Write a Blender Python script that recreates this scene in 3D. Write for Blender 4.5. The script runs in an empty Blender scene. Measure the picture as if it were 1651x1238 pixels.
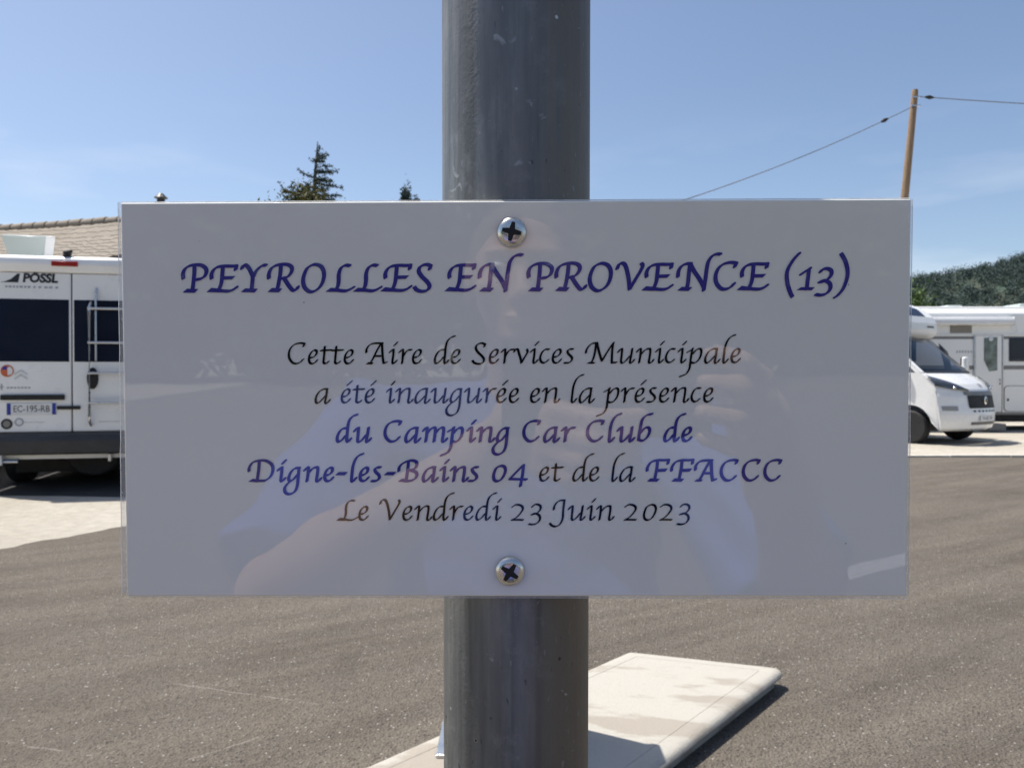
import bpy, bmesh, math, random
import numpy as np
from mathutils import Vector, Matrix, Euler

random.seed(7); rng = np.random.default_rng(7)
S = bpy.context.scene
COL = S.collection
R = math.radians

# ---------------------------------------------------------------- camera
cam_d = bpy.data.cameras.new('camera'); cam = bpy.data.objects.new('camera', cam_d); COL.objects.link(cam)
cam.location = (0, 0, 1.3)
cam.rotation_euler = (R(90 - 0.4125), 0, 0)
cam_d.sensor_width = 36.0; cam_d.lens = 27.256
cam_d.clip_start = 0.02; cam_d.clip_end = 6000
cam_d.dof.use_dof = True; cam_d.dof.focus_distance = 0.298; cam_d.dof.aperture_fstop = 40.0
S.camera = cam

# ---------------------------------------------------------------- sky, sun, exposure
SUN_EL, SUN_AZ = 65.0, -61.0          # azimuth from +Y, positive towards +X
sun_dir = Vector((math.sin(R(SUN_AZ)) * math.cos(R(SUN_EL)), math.cos(R(SUN_AZ)) * math.cos(R(SUN_EL)), math.sin(R(SUN_EL))))
world = bpy.data.worlds.new('World'); S.world = world; world.use_nodes = True
wn, wl = world.node_tree.nodes, world.node_tree.links
bg = wn['Background']; bg.inputs['Strength'].default_value = 0.099
sky = wn.new('ShaderNodeTexSky'); sky.sky_type = 'NISHITA'; sky.sun_disc = False
sky.sun_elevation = R(SUN_EL); sky.sun_rotation = R(SUN_AZ)
sky.altitude = 300; sky.air_density = 0.9; sky.dust_density = 1.7; sky.ozone_density = 1.05
wtc = wn.new('ShaderNodeTexCoord')
wmap = wn.new('ShaderNodeMapping'); wmap.inputs['Scale'].default_value = (1.6, 1.6, 7.0)
wl.new(wtc.outputs['Generated'], wmap.inputs['Vector'])
wno = wn.new('ShaderNodeTexNoise'); wno.inputs['Scale'].default_value = 2.2; wno.inputs['Detail'].default_value = 5
wl.new(wmap.outputs['Vector'], wno.inputs['Vector'])
wramp = wn.new('ShaderNodeValToRGB'); wramp.color_ramp.elements[0].position = .52; wramp.color_ramp.elements[1].position = .78
wl.new(wno.outputs['Fac'], wramp.inputs['Fac'])
wsep = wn.new('ShaderNodeSeparateXYZ'); wl.new(wtc.outputs['Generated'], wsep.inputs['Vector'])
wband = wn.new('ShaderNodeMapRange'); wband.inputs[1].default_value = .32; wband.inputs[2].default_value = .12   # thin cloud only low down
wl.new(wsep.outputs['Z'], wband.inputs[0])
wmul = wn.new('ShaderNodeMath'); wmul.operation = 'MULTIPLY'; wl.new(wramp.outputs['Color'], wmul.inputs[0]); wl.new(wband.outputs[0], wmul.inputs[1])
wmul2 = wn.new('ShaderNodeMath'); wmul2.operation = 'MULTIPLY'; wl.new(wmul.outputs[0], wmul2.inputs[0]); wmul2.inputs[1].default_value = .45
wmix = wn.new('ShaderNodeMix'); wmix.data_type = 'RGBA'
wl.new(wmul2.outputs[0], wmix.inputs['Factor']); wl.new(sky.outputs['Color'], wmix.inputs['A']); wmix.inputs['B'].default_value = (7.0, 7.3, 7.8, 1)
wl.new(wmix.outputs['Result'], bg.inputs['Color'])

sun_l = bpy.data.lights.new('sun', 'SUN'); sun = bpy.data.objects.new('sun', sun_l); COL.objects.link(sun)
sun_l.energy = 4.2; sun_l.angle = R(0.53); sun_l.color = (1.0, 0.95, 0.87)
sun.rotation_euler = (-sun_dir).to_track_quat('-Z', 'Y').to_euler()
sun.location = sun_dir * 60
S.view_settings.view_transform = 'Standard'; S.view_settings.look = 'None'
S.view_settings.exposure = 0.62; S.view_settings.gamma = 1.0
S.render.engine = 'CYCLES'
S.cycles.max_bounces = 8; S.cycles.transparent_max_bounces = 16; S.cycles.sample_clamp_indirect = 6.0
S.cycles.caustics_reflective = False; S.cycles.caustics_refractive = False

# ---------------------------------------------------------------- helpers
class NT:
    """small wrapper to write node trees"""
    def __init__(s, name):
        s.m = bpy.data.materials.new(name); s.m.use_nodes = True
        s.n, s.l = s.m.node_tree.nodes, s.m.node_tree.links
        s.b = s.n['Principled BSDF']; s.tc = s.n.new('ShaderNodeTexCoord')
    def new(s, t, **kw):
        nd = s.n.new(t)
        for k, v in kw.items(): setattr(nd, k, v)
        return nd
    def inp(s, sock, v):
        if isinstance(v, bpy.types.NodeSocket): s.l.new(v, sock)
        elif v is not None: sock.default_value = v
    def noise(s, scale, detail=4, rough=.55, vec=None, dist=0):
        nd = s.new('ShaderNodeTexNoise'); nd.inputs['Scale'].default_value = scale; nd.inputs['Detail'].default_value = detail
        nd.inputs['Roughness'].default_value = rough; nd.inputs['Distortion'].default_value = dist
        s.l.new(vec or s.tc.outputs['Object'], nd.inputs['Vector']); return nd.outputs['Fac']
    def voro(s, scale, out='Distance', vec=None):
        nd = s.new('ShaderNodeTexVoronoi'); nd.inputs['Scale'].default_value = scale
        s.l.new(vec or s.tc.outputs['Object'], nd.inputs['Vector']); return nd.outputs[out]
    def mapped(s, scale=(1, 1, 1), rot=(0, 0, 0), loc=(0, 0, 0), src='Object', along=False):
        nd = s.new('ShaderNodeMapping')
        if along: nd.vector_type = 'TEXTURE'; scale = tuple(1 / q for q in scale)      # stretch along the turned axes
        nd.inputs['Scale'].default_value = scale; nd.inputs['Rotation'].default_value = rot; nd.inputs['Location'].default_value = loc
        s.l.new(s.tc.outputs[src], nd.inputs['Vector']); return nd.outputs['Vector']
    def math(s, op, a, b=None, c=None):
        nd = s.new('ShaderNodeMath', operation=op); s.inp(nd.inputs[0], a); s.inp(nd.inputs[1], b)
        if c is not None: s.inp(nd.inputs[2], c)
        return nd.outputs[0]
    def ramp(s, fac, lo, hi, a=0., b=1.):
        nd = s.new('ShaderNodeMapRange'); s.inp(nd.inputs[0], fac)
        for i, v in enumerate((lo, hi, a, b)): nd.inputs[i + 1].default_value = v
        return nd.outputs[0]
    def mix(s, fac, a, b):
        nd = s.new('ShaderNodeMix', data_type='RGBA'); s.inp(nd.inputs['Factor'], fac)
        for k, v in (('A', a), ('B', b)):
            s.inp(nd.inputs[k], (*v, 1) if isinstance(v, tuple) and len(v) == 3 else v)
        return nd.outputs['Result']
    def bump(s, h, strength=.3, dist=.01):
        nd = s.new('ShaderNodeBump'); nd.inputs['Strength'].default_value = strength; nd.inputs['Distance'].default_value = dist
        s.inp(nd.inputs['Height'], h); s.l.new(nd.outputs['Normal'], s.b.inputs['Normal'])
    def set(s, **kw):
        for k, v in kw.items():
            k = {'color': 'Base Color', 'rough': 'Roughness', 'metal': 'Metallic', 'coat': 'Coat Weight', 'coat_rough': 'Coat Roughness', 'ior': 'IOR', 'alpha': 'Alpha',
                 'trans': 'Transmission Weight', 'coat_ior': 'Coat IOR', 'spec': 'Specular IOR Level'}[k]
            if isinstance(v, tuple) and len(v) == 3: v = (*v, 1)
            s.inp(s.b.inputs[k], v)
        return s

def plain(name, col, rough=.5, metal=0., var=.12, scale=6., coat=0., bump=0.):
    """painted or moulded surface with faint uneven wear"""
    t = NT(name)
    f = t.ramp(t.noise(scale, 5), .3, .7)
    t.set(color=t.mix(f, tuple(c * (1 - var) for c in col), tuple(min(1, c * (1 + var * .5)) for c in col)), metal=metal, coat=coat, coat_rough=.05)
    t.set(rough=t.ramp(t.noise(scale * 3, 3), .3, .7, max(.02, rough - .08), rough + .08))
    if bump: t.bump(t.noise(scale * 20, 3), bump, .002)
    return t.m

class MB:
    def __init__(s): s.v = []; s.f = []
    def add(s, vs, fs):
        o = len(s.v); s.v += [tuple(map(float, v)) for v in vs]; s.f += [tuple(i + o for i in f) for f in fs]; return s
    def box(s, x0, x1, y0, y1, z0, z1):
        vs = [(x, y, z) for z in (z0, z1) for y in (y0, y1) for x in (x0, x1)]
        return s.add(vs, [(0, 2, 3, 1), (4, 5, 7, 6), (0, 1, 5, 4), (2, 6, 7, 3), (0, 4, 6, 2), (1, 3, 7, 5)])
    def prism(s, poly, axis, a, b):
        """poly in the two other axes (in x,y,z order), extruded along axis from a to b"""
        def P(p, t): q = list(p); q.insert(axis, t); return q
        n = len(poly)
        return s.add([P(p, a) for p in poly] + [P(p, b) for p in poly],
                     [tuple(range(n)), tuple(range(2 * n - 1, n - 1, -1))] + [(i, i + n, (i + 1) % n + n, (i + 1) % n) for i in range(n)])
    def tube(s, pts, r, n=10, cap=True):
        pts = [Vector(p) for p in pts]; rs = r if isinstance(r, (list, tuple)) else [r] * len(pts)
        vs = []; fs = []; ref = None
        for i, p in enumerate(pts):
            d = (pts[min(i + 1, len(pts) - 1)] - pts[max(i - 1, 0)]).normalized()
            if ref is None: ref = Vector((0, 0, 1)) if abs(d.z) < .9 else Vector((1, 0, 0))
            u = d.cross(ref).normalized(); w = d.cross(u)
            for k in range(n):
                a = 2 * math.pi * k / n; vs.append(p + (u * math.cos(a) + w * math.sin(a)) * rs[i])
        for i in range(len(pts) - 1):
            for k in range(n):
                a, b = i * n + k, i * n + (k + 1) % n; fs.append((a, b, b + n, a + n))
        if cap: fs.append(tuple(range(n - 1, -1, -1))); fs.append(tuple(range((len(pts) - 1) * n, len(pts) * n)))
        return s.add(vs, fs)
    def lathe(s, prof, c=(0, 0, 0), axis=0, n=28):
        """prof: (radius, position along axis)"""
        vs = []; fs = []
        for r, t in prof:
            for k in range(n):
                a = 2 * math.pi * k / n; q = [r * math.cos(a), r * math.sin(a)]; q.insert(axis, t)
                vs.append([q[i] + c[i] for i in range(3)])
        for i in range(len(prof) - 1):
            for k in range(n):
                a, b = i * n + k, i * n + (k + 1) % n; fs.append((a, b, b + n, a + n))
        if prof[0][0] > 1e-6: fs.append(tuple(range(n - 1, -1, -1)))
        if prof[-1][0] > 1e-6: fs.append(tuple(range((len(prof) - 1) * n, len(prof) * n)))
        return s.add(vs, fs)
    def ell(s, c, r, nu=16, nv=10, jit=0.):
        vs = []; fs = []
        for j in range(nv + 1):
            ph = math.pi * j / nv
            for i in range(nu):
                a = 2 * math.pi * i / nu; k = 1 + (random.uniform(-jit, jit) if jit else 0)
                vs.append((c[0] + r[0] * k * math.sin(ph) * math.cos(a), c[1] + r[1] * k * math.sin(ph) * math.sin(a), c[2] + r[2] * k * math.cos(ph)))
        for j in range(nv):
            for i in range(nu): fs.append((j * nu + i, (j + 1) * nu + i, (j + 1) * nu + (i + 1) % nu, j * nu + (i + 1) % nu))
        return s.add(vs, fs)
    def build(s, name, mats, parent=None, bevel=0., seg=2, smooth=None, loc=None, weld=True):
        me = bpy.data.meshes.new(name)
        bm = bmesh.new(); vv = [bm.verts.new(v) for v in s.v]
        for f in s.f:
            q = [vv[i] for i in f]
            try: bm.faces.new(q)
            except ValueError: pass
        if weld: bmesh.ops.remove_doubles(bm, verts=bm.verts, dist=1e-5)
        bmesh.ops.recalc_face_normals(bm, faces=bm.faces)
        if bevel:
            ed = [e for e in bm.edges if len(e.link_faces) == 2 and e.calc_face_angle(0) > R(28)]
            rb = bmesh.ops.bevel(bm, geom=ed, offset=bevel, segments=seg, affect='EDGES', profile=.5, clamp_overlap=True)
            for f in rb['faces']: f.smooth = True
        bm.to_mesh(me); bm.free()
        if smooth is None: smooth = False
        if smooth: smooth_by_angle(me, 40 if smooth is True else smooth)
        return link(name, me, mats, parent, loc)

def smooth_by_angle(me, deg):
    n = len(me.polygons)
    me.polygons.foreach_set('use_smooth', np.ones(n, bool))
    bm = bmesh.new(); bm.from_mesh(me)
    for e in bm.edges:
        if len(e.link_faces) != 2 or e.calc_face_angle(0) > R(deg): e.smooth = False
    bm.to_mesh(me); bm.free()

def link(name, me, mats, parent=None, loc=None):
    o = bpy.data.objects.new(name, me); COL.objects.link(o)
    for m in (mats if isinstance(mats, (list, tuple)) else [mats]): me.materials.append(m)
    if parent is not None: o.parent = parent
    if loc is not None: o.location = loc
    return o

def np_mesh(name, V, F, mats, parent=None, smooth=False):
    """V (n,3), F (m,3|4) arrays"""
    me = bpy.data.meshes.new(name); me.from_pydata(V.tolist() if hasattr(V, 'tolist') else V, [], F.tolist() if hasattr(F, 'tolist') else F); me.update()
    if smooth: me.polygons.foreach_set('use_smooth', np.ones(len(me.polygons), bool))
    return link(name, me, mats, parent)

def thing(name, label, cat, loc=(0, 0, 0), rz=0., group=None):
    o = bpy.data.objects.new(name, None); COL.objects.link(o); o.empty_display_size = .2
    o.location = loc; o.rotation_euler = (0, 0, rz); o['label'] = label; o['category'] = cat
    if group: o['group'] = group
    return o
def tag(o, label, cat, group=None):
    o['label'] = label; o['category'] = cat
    if group: o['group'] = group
    return o
def structure(o): o['kind'] = 'structure'; return o

def text_obj(name, txt, size, mat, parent, loc, rot, shear=0., bold=0., xs=1., depth=.0006, align='CENTER'):
    cu = bpy.data.curves.new(name, 'FONT'); cu.body = txt; cu.size = size; cu.align_x = align; cu.align_y = 'CENTER'; cu.shear = shear; cu.offset = bold; cu.extrude = depth; cu.resolution_u = 3
    t = bpy.data.objects.new('tmp', cu); COL.objects.link(t)
    dg = bpy.context.evaluated_depsgraph_get(); me = bpy.data.meshes.new_from_object(t.evaluated_get(dg))
    bpy.data.objects.remove(t); bpy.data.curves.remove(cu)
    o = link(name, me, mat, parent, loc); o.rotation_euler = rot; o.scale = (xs, 1, 1); me.name = name
    return o

# ---------------------------------------------------------------- materials shared by several things
M = {}
M['white_paint'] = plain('white_paint', (.80, .80, .79), .28, var=.06, scale=1.5, coat=.6)
M['van_paint'] = plain('van_paint', (.86, .86, .86), .3, var=.06, scale=1.2, coat=.4)
M['camper_wall'] = plain('camper_wall', (.86, .855, .83), .35, var=.04, scale=.8, coat=.2)
M['dark_plastic'] = plain('dark_plastic', (.035, .036, .04), .55, var=.25, scale=4)
M['black_plastic'] = plain('black_plastic', (.010, .010, .011), .62, var=.2, scale=5)
M['grey_plastic'] = plain('grey_plastic', (.12, .12, .125), .5, var=.15, scale=5)
M['rubber'] = plain('rubber', (.02, .02, .021), .75, var=.3, scale=12)
M['alloy'] = plain('alloy', (.45, .45, .46), .35, metal=.8, var=.15, scale=8)
M['chrome'] = plain('chrome', (.7, .7, .71), .15, metal=1., var=.08)
M['aluminium'] = plain('aluminium', (.62, .63, .64), .32, metal=.9, var=.1)
M['dark_glass'] = plain('dark_glass', (.012, .016, .036), .08, var=.2, scale=2); M['dark_glass'].node_tree.nodes['Principled BSDF'].inputs['Specular IOR Level'].default_value = .4
M['grey_stripe'] = plain('grey_stripe', (.22, .215, .205), .4, var=.08)
M['red_lens'] = plain('red_lens', (.32, .012, .012), .2, var=.15, coat=.6)
M['blue_ink'] = plain('blue_mark', (.02, .04, .3), .4)
M['mid_mark'] = plain('pale_grey_mark', (.38, .39, .42), .4)
M['dark_mark'] = plain('dark_mark', (.02, .022, .03), .35)
M['plate_white'] = plain('number_plate_white', (.72, .73, .74), .35)
M['orange_mark'] = plain('orange_mark', (.55, .13, .05), .4)
M['interior'] = plain('cab_interior', (.10, .105, .12), .7, var=.2)
t = NT('clear_glass'); t.set(color=(.010, .018, .032), rough=.02, ior=1.45, spec=.3, alpha=.7); M['clear_glass'] = t.m
t = NT('milky_acrylic'); t.set(color=(.55, .62, .60), rough=.25, alpha=.78); M['milky'] = t.m

# ---------------------------------------------------------------- ground, asphalt, edging
t = NT('sandy_ground')
n1 = t.noise(.35, 6, .6); n2 = t.noise(9, 6, .65); n3 = t.noise(70, 4, .7)
c = t.mix(t.ramp(n1, .35, .65), (.46, .42, .35), (.61, .57, .495)); c = t.mix(t.math('MULTIPLY', t.ramp(n2, .35, .7), .6), c, (.34, .305, .25))
c = t.mix(t.ramp(n3, .52, .8, 0, .5), c, (.62, .59, .53))
t.set(color=c, rough=.95, spec=.2); t.bump(t.math('ADD', t.math('MULTIPLY', n2, .6), t.math('MULTIPLY', n3, .6)), .8, .05)
gm = MB().add([(-2500, -2500, 0), (2500, -2500, 0), (2500, 2500, 0), (-2500, 2500, 0)], [(0, 1, 2, 3)])
structure(gm.build('ground', t.m))

t = NT('worn_asphalt')
st = t.mapped(scale=(.28, 2.4, 1), rot=(0, 0, R(30)), along=True)           # long sweeping wear streaks
big = t.noise(1.3, 5, .6, st); patch = t.noise(.6, 5, .6); dust = t.noise(4.5, 6, .65, dist=.6)
grain = t.noise(150, 4, .75); agg = t.voro(95); agg_c = t.voro(95, 'Color'); coarse = t.noise(38, 3, .7)
c = t.mix(t.ramp(big, .33, .68), (.094, .079, .063), (.196, .167, .133))
c = t.mix(t.ramp(patch, .35, .7, 0, .55), c, (.195, .171, .142))
c = t.mix(t.ramp(dust, .42, .75, 0, .35), c, (.20, .183, .158))
stn = t.noise(.9, 6, .7, dist=1.2); c = t.mix(t.ramp(stn, .60, .70, 0, .35), c, (.085, .075, .064)); c = t.mix(t.ramp(coarse, .34, .52, .45, 0), c, (.070, .061, .052))
c = t.mix(t.ramp(grain, .36, .54, .55, 0), c, (.055, .048, .041))
c = t.mix(t.ramp(grain, .56, .74, 0, .35), c, (.33, .30, .255))
sepc = t.new('ShaderNodeSeparateColor'); t.l.new(agg_c, sepc.inputs[0])
c = t.mix(t.math('MULTIPLY', t.math('GREATER_THAN', sepc.outputs[0], .975), t.ramp(agg, .25, .5, .9, 0)), c, (.46, .44, .40))
c = t.mix(t.math('MULTIPLY', t.math('LESS_THAN', sepc.outputs[1], .10), t.ramp(agg, .3, .55, .7, 0)), c, (.03, .028, .026))
sep = t.new('ShaderNodeSeparateXYZ'); t.l.new(t.tc.outputs['Object'], sep.inputs[0])
for (ax, ay, bx, by) in ((-1.44, 3.29, -.77, 3.08), (-1.85, 2.77, -1.49, 2.67), (-1.10, 2.63, -.90, 2.81), (-3.2, 4.9, -1.9, 5.3)):   # pale hairline seams
    L = math.hypot(bx - ax, by - ay); ux, uy = (bx - ax) / L, (by - ay) / L
    al = t.math('ADD', t.math('MULTIPLY', sep.outputs[0], ux), t.math('MULTIPLY_ADD', sep.outputs[1], uy, -(ax * ux + ay * uy)))
    ac = t.math('ADD', t.math('MULTIPLY', sep.outputs[0], -uy), t.math('MULTIPLY_ADD', sep.outputs[1], ux, (ax * uy - ay * ux)))
    ac = t.math('ABSOLUTE', t.math('ADD', ac, t.ramp(t.noise(9, 4), 0, 1, -.022, .022)))
    msk = t.math('MULTIPLY', t.ramp(ac, .002, .006, 1, 0), t.math('MULTIPLY', t.math('GREATER_THAN', al, 0), t.math('LESS_THAN', al, L)))
    c = t.mix(t.math('MULTIPLY', msk, t.ramp(t.noise(14, 3), .38, .5, 0, .62)), c, (.30, .275, .24))
t.set(color=c, rough=.9, spec=.25)
t.bump(t.math('ADD', t.math('MULTIPLY', grain, .5), t.math('ADD', t.math('MULTIPLY', agg, .9), coarse)), 1., .009)
M['asphalt'] = t.m
edge = [(-9.5, -4.0), (-6.5, 1.35), (-3.9, 5.91), (-3.41, 6.77), (-2.2, 9.0), (-1.2, 10.9), (-.2, 12.1), (1.2, 12.66), (3, 12.72), (8.4, 12.74), (45, 12.85)]
def wob(p, q, n):
    return [(p[0] + (q[0] - p[0]) * i / n + random.uniform(-.03, .03), p[1] + (q[1] - p[1]) * i / n + random.uniform(-.03, .03)) for i in range(n)]
poly = []
for p, q in zip(edge, edge[1:]): poly += wob(p, q, 12 if p[0] < 1.2 else 2)
poly += [edge[-1], (45, -34), (-9.5, -34)]
structure(MB().add([(x, y, .004) for x, y in poly], [tuple(range(len(poly)))]).build('asphalt', M['asphalt']))

t = NT('edging_concrete')
f = t.noise(6, 6, .65); t.set(color=t.mix(t.ramp(f, .3, .7), (.42, .39, .34), (.58, .55, .49)), rough=.9); t.bump(t.noise(60, 4), .5, .01)
k = MB(); x = 1.2
while x < 44:
    k.box(x + .006, x + .994, 12.73, 12.90, 0, .035 + random.uniform(-.004, .006)); x += 1.0
structure(k.build('kerb', t.m, bevel=.008))
t = NT('road_paint'); f = t.noise(25, 5, .7)
t.set(color=t.mix(t.ramp(f, .4, .62), (.68, .68, .66), (.36, .35, .33)), rough=.8)
structure(MB().add([(1.45, -3.48, .008), (5.2, -5.81, .008), (5.12, -5.94, .008), (1.37, -3.61, .008)], [(0, 1, 2, 3)]).build('painted_line', t.m))

# dark asphalt sheet under the van: its shade put into the ground colour
t2 = NT('van_shade_asphalt'); a = t2.noise(3, 6, .65); g2 = t2.noise(120, 3, .7)
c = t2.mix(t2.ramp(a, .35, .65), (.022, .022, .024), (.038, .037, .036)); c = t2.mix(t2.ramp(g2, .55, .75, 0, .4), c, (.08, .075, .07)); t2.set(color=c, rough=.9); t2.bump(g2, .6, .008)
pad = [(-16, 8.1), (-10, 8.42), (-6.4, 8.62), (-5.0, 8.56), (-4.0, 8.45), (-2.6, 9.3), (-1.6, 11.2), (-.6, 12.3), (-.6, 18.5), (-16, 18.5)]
structure(MB().add([(x, y, .004) for x, y in pad], [tuple(range(len(pad)))]).build('van_shade_strip', t2.m))

# low concrete traffic island
def round_poly(P, r, n=7):
    out = []
    for i in range(len(P)):
        a, b, c2 = Vector(P[i - 1]), Vector(P[i]), Vector(P[(i + 1) % len(P)])
        u, v = (a - b).normalized(), (c2 - b).normalized(); ang = u.angle(v); d = r / math.tan(ang / 2)
        p0, p1 = b + u * d, b + v * d; ctr = b + (u + v).normalized() * (r / math.sin(ang / 2))
        a0 = math.atan2(*(p0 - ctr).yx); a1 = math.atan2(*(p1 - ctr).yx); da = (a1 - a0 + math.pi) % (2 * math.pi) - math.pi
        out += [(ctr.x + r * math.cos(a0 + da * k / n), ctr.y + r * math.sin(a0 + da * k / n)) for k in range(n + 1)]
    return out
def offset_poly(P, d):
    n = len(P); out = []
    ar = sum(P[i - 1][0] * P[i][1] - P[i][0] * P[i - 1][1] for i in range(n)); s = 1 if ar > 0 else -1
    for i in range(n):
        a, b, c2 = Vector(P[i - 1]), Vector(P[i]), Vector(P[(i + 1) % n])
        n1 = Vector((-(b - a).y, (b - a).x)).normalized() * s; n2 = Vector((-(c2 - b).y, (c2 - b).x)).normalized() * s
        m = (n1 + n2); m = m / max(.3, m.dot(n1)); out.append((b.x + m.x * d, b.y + m.y * d))
    return out
base = round_poly([(.525, 3.475), (-1.27, 1.60), (-.41, 1.40), (1.165, 3.27)], .04)
QUAD = [(.525, 3.475), (-1.27, 1.60), (-.41, 1.40), (1.165, 3.27)]
prof = [(.034, -.01), (.032, .030), (.016, .042), (.004, .050), (0, .058), (.004, .068), (.012, .0755), (.026, .0795), (.045, .081), (.071, .0812), (.0722, .0798), (.0748, .0798), (.076, .0812), (.11, .0815)]
vs = []; fs = []; n = len(base)
for d, z in prof: vs += [(x, y, z) for x, y in round_poly(offset_poly(QUAD, d), max(.006, .042 - d))]
for j in range(len(prof) - 1):
    for i in range(n): fs.append((j * n + i, j * n + (i + 1) % n, (j + 1) * n + (i + 1) % n, (j + 1) * n + i))
fs.append(tuple(range((len(prof) - 1) * n, len(prof) * n)))
t = NT('cream_concrete')
a, b, d = t.noise(2.6, 6, .6, t.mapped(scale=(.8, 2.2, 1), rot=(0, 0, R(-12)), along=True)), t.noise(40, 5, .7), t.voro(26)
c = t.mix(t.ramp(a, .50, .57, 0, .8), (.47, .445, .395), (.345, .305, .255)); c = t.mix(t.ramp(b, .55, .8, 0, .25), c, (.44, .41, .37))
c = t.mix(t.ramp(d, .035, .06, .6, 0), c, (.2, .18, .16)); fg = t.noise(120, 4, .75); c = t.mix(t.ramp(fg, .56, .70, 0, .5), c, (.30, .275, .24)); wd = t.noise(9, 6, .7); c = t.mix(t.ramp(wd, .55, .75, 0, .4), c, (.40, .37, .32))
t.set(color=c, rough=.85, spec=.3); t.bump(t.math('ADD', b, t.noise(160, 4, .8)), .6, .006)
island = MB().add(vs, fs).build('traffic_island', t.m, smooth=35)
tag(island, 'low cream concrete island slab with rounded edges on the asphalt behind the post', 'traffic island')

# service column standing on the island behind the post (its shadow falls across the slab)
sc = thing('service_column', 'grey service column standing on the concrete island behind the post', 'service column', (-.06, 2.645, .081))
MB().box(-.14, .14, -.145, .145, .012, .96).build('housing', plain('column_paint', (.30, .32, .34), .45), sc, bevel=.015)
MB().box(-.185, .175, -.165, .165, 0, .012).build('base_plate', M['aluminium'], sc, bevel=.003)
MB().box(-.15, .15, -.155, .155, .96, .995).build('cap', M['dark_plastic'], sc, bevel=.01)
MB().box(-.09, .09, -.150, -.1452, .55, .86).build('panel', M['dark_glass'], sc)
tp = MB()
for zz in (.30, .42): tp.tube([(0, -.14, zz), (0, -.19, zz), (0, -.2, zz - .04)], .011)
tp.build('tap', M['chrome'], sc)

# loose stones scattered over the asphalt: nobody could count them
P = []; n = 0
ico = [(0, 0, .8), (.9, 0, .1), (.28, .85, -.1), (-.7, .52, .1), (-.75, -.5, -.1), (.25, -.85, .1), (.1, 0, -.6)]
icf = [(0, 1, 2), (0, 2, 3), (0, 3, 4), (0, 4, 5), (0, 5, 1), (6, 2, 1), (6, 3, 2), (6, 4, 3), (6, 5, 4), (6, 1, 5)]
gv, gf = [], []
while n < 2600:
    y = 1.9 + 7.5 * random.random() ** 1.7; x = random.uniform(-.72, .72) * y + random.uniform(-.1, .1)
    if x < -3.9 + (y - 5.9) * .57 - .02 and y > 4: continue
    big = random.random()
    s = .0011 + .0022 * random.random() ** 3 + (.005 * random.random() if big > .985 else 0)
    o = len(gv); a = random.random() * 6.3
    for p in ico:
        q = [p[i] * random.uniform(.7, 1.25) for i in range(3)]
        gv.append((x + s * (q[0] * math.cos(a) - q[1] * math.sin(a)) * 1.3, y + s * (q[0] * math.sin(a) + q[1] * math.cos(a)), .004 + s * (q[2] * .7 + .35)))
    gf += [tuple(i + o for i in f) for f in icf]; n += 1
for k in range(260):                                            # a little drift of grit behind the slab
    u = random.random(); x = .75 + .55 * u + random.gauss(0, .04); y = 3.52 - .15 * u + abs(random.gauss(0, .05)); s = random.uniform(.0012, .0035); o = len(gv)
    gv += [(x + s * p[0] * random.uniform(.7, 1.3), y + s * p[1] * random.uniform(.7, 1.3), .004 + s * (p[2] * .7 + .35)) for p in ico]; gf += [tuple(i + o for i in f) for f in icf]
t = NT('pale_grit'); f = t.noise(40, 2); t.set(color=t.mix(t.ramp(f, .4, .62), (.20, .18, .16), (.55, .52, .47)), rough=.85)
grit = np_mesh('loose_grit', gv, gf, t.m); grit['kind'] = 'stuff'; grit['label'] = 'loose pale grit scattered over the asphalt'; grit['category'] = 'grit'

# ---------------------------------------------------------------- the post
t = NT('galvanised_steel')
vec = t.mapped(scale=(1, 1, .06)); streak = t.noise(160, 4, .6, vec); spg = t.noise(34, 6, .7, t.mapped(scale=(1, 1, .4))); fine = t.noise(700, 2)
c = t.mix(t.ramp(streak, .3, .7), (.125, .132, .132), (.34, .345, .335)); c = t.mix(t.ramp(spg, .38, .6, 0, .65), c, (.155, .16, .158)); run = t.noise(70, 3, .6, t.mapped(scale=(1, 1, .012))); c = t.mix(t.ramp(run, .56, .68, 0, .55), c, (.085, .085, .08)); blot = t.noise(55, 5, .75); c = t.mix(t.ramp(blot, .56, .72, 0, .45), c, (.36, .365, .355))
sx = t.new('ShaderNodeSeparateXYZ'); t.l.new(t.tc.outputs['Object'], sx.inputs[0])
c = t.mix(t.ramp(t.math('ADD', sx.outputs[0], t.ramp(streak, .2, .8, -.008, .008)), .002, .018, 0, .8), c, (.15, .128, .10))   # browner towards one flank
scr = t.noise(90, 3, .6, t.mapped(scale=(1, 1, .8)), 1.2)
c = t.mix(t.ramp(scr, .66, .72, 0, .7), c, (.42, .43, .42))
fl = t.noise(420, 2, .6, t.mapped(scale=(1, 1, .35))); c = t.mix(t.ramp(fl, .70, .76, 0, .6), c, (.03, .03, .03)); c = t.mix(t.ramp(fl, .26, .32, .45, 0), c, (.3, .31, .31))
sp = t.voro(190); spc = t.new('ShaderNodeSeparateColor'); t.l.new(t.voro(190, 'Color'), spc.inputs[0])
c = t.mix(t.math('MULTIPLY', t.math('GREATER_THAN', spc.outputs[0], .965), t.ramp(sp, .10, .2, 1, 0)), c, (.60, .61, .60))
c = t.mix(t.math('MULTIPLY', t.math('LESS_THAN', spc.outputs[1], .03), t.ramp(sp, .08, .2, 1, 0)), c, (.03, .03, .03))
t.set(color=c, metal=.5, rough=t.ramp(streak, .3, .7, .42, .58)); t.bump(t.math('ADD', t.math('MULTIPLY', streak, .5), t.math('ADD', t.math('MULTIPLY', scr, .4), t.math('MULTIPLY', fine, .15))), .35, .0015)
post = MB()
ax = Vector((0, -.02173, .99976)); b0 = Vector((.0017, .3578, 0)); RP = .0310
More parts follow.
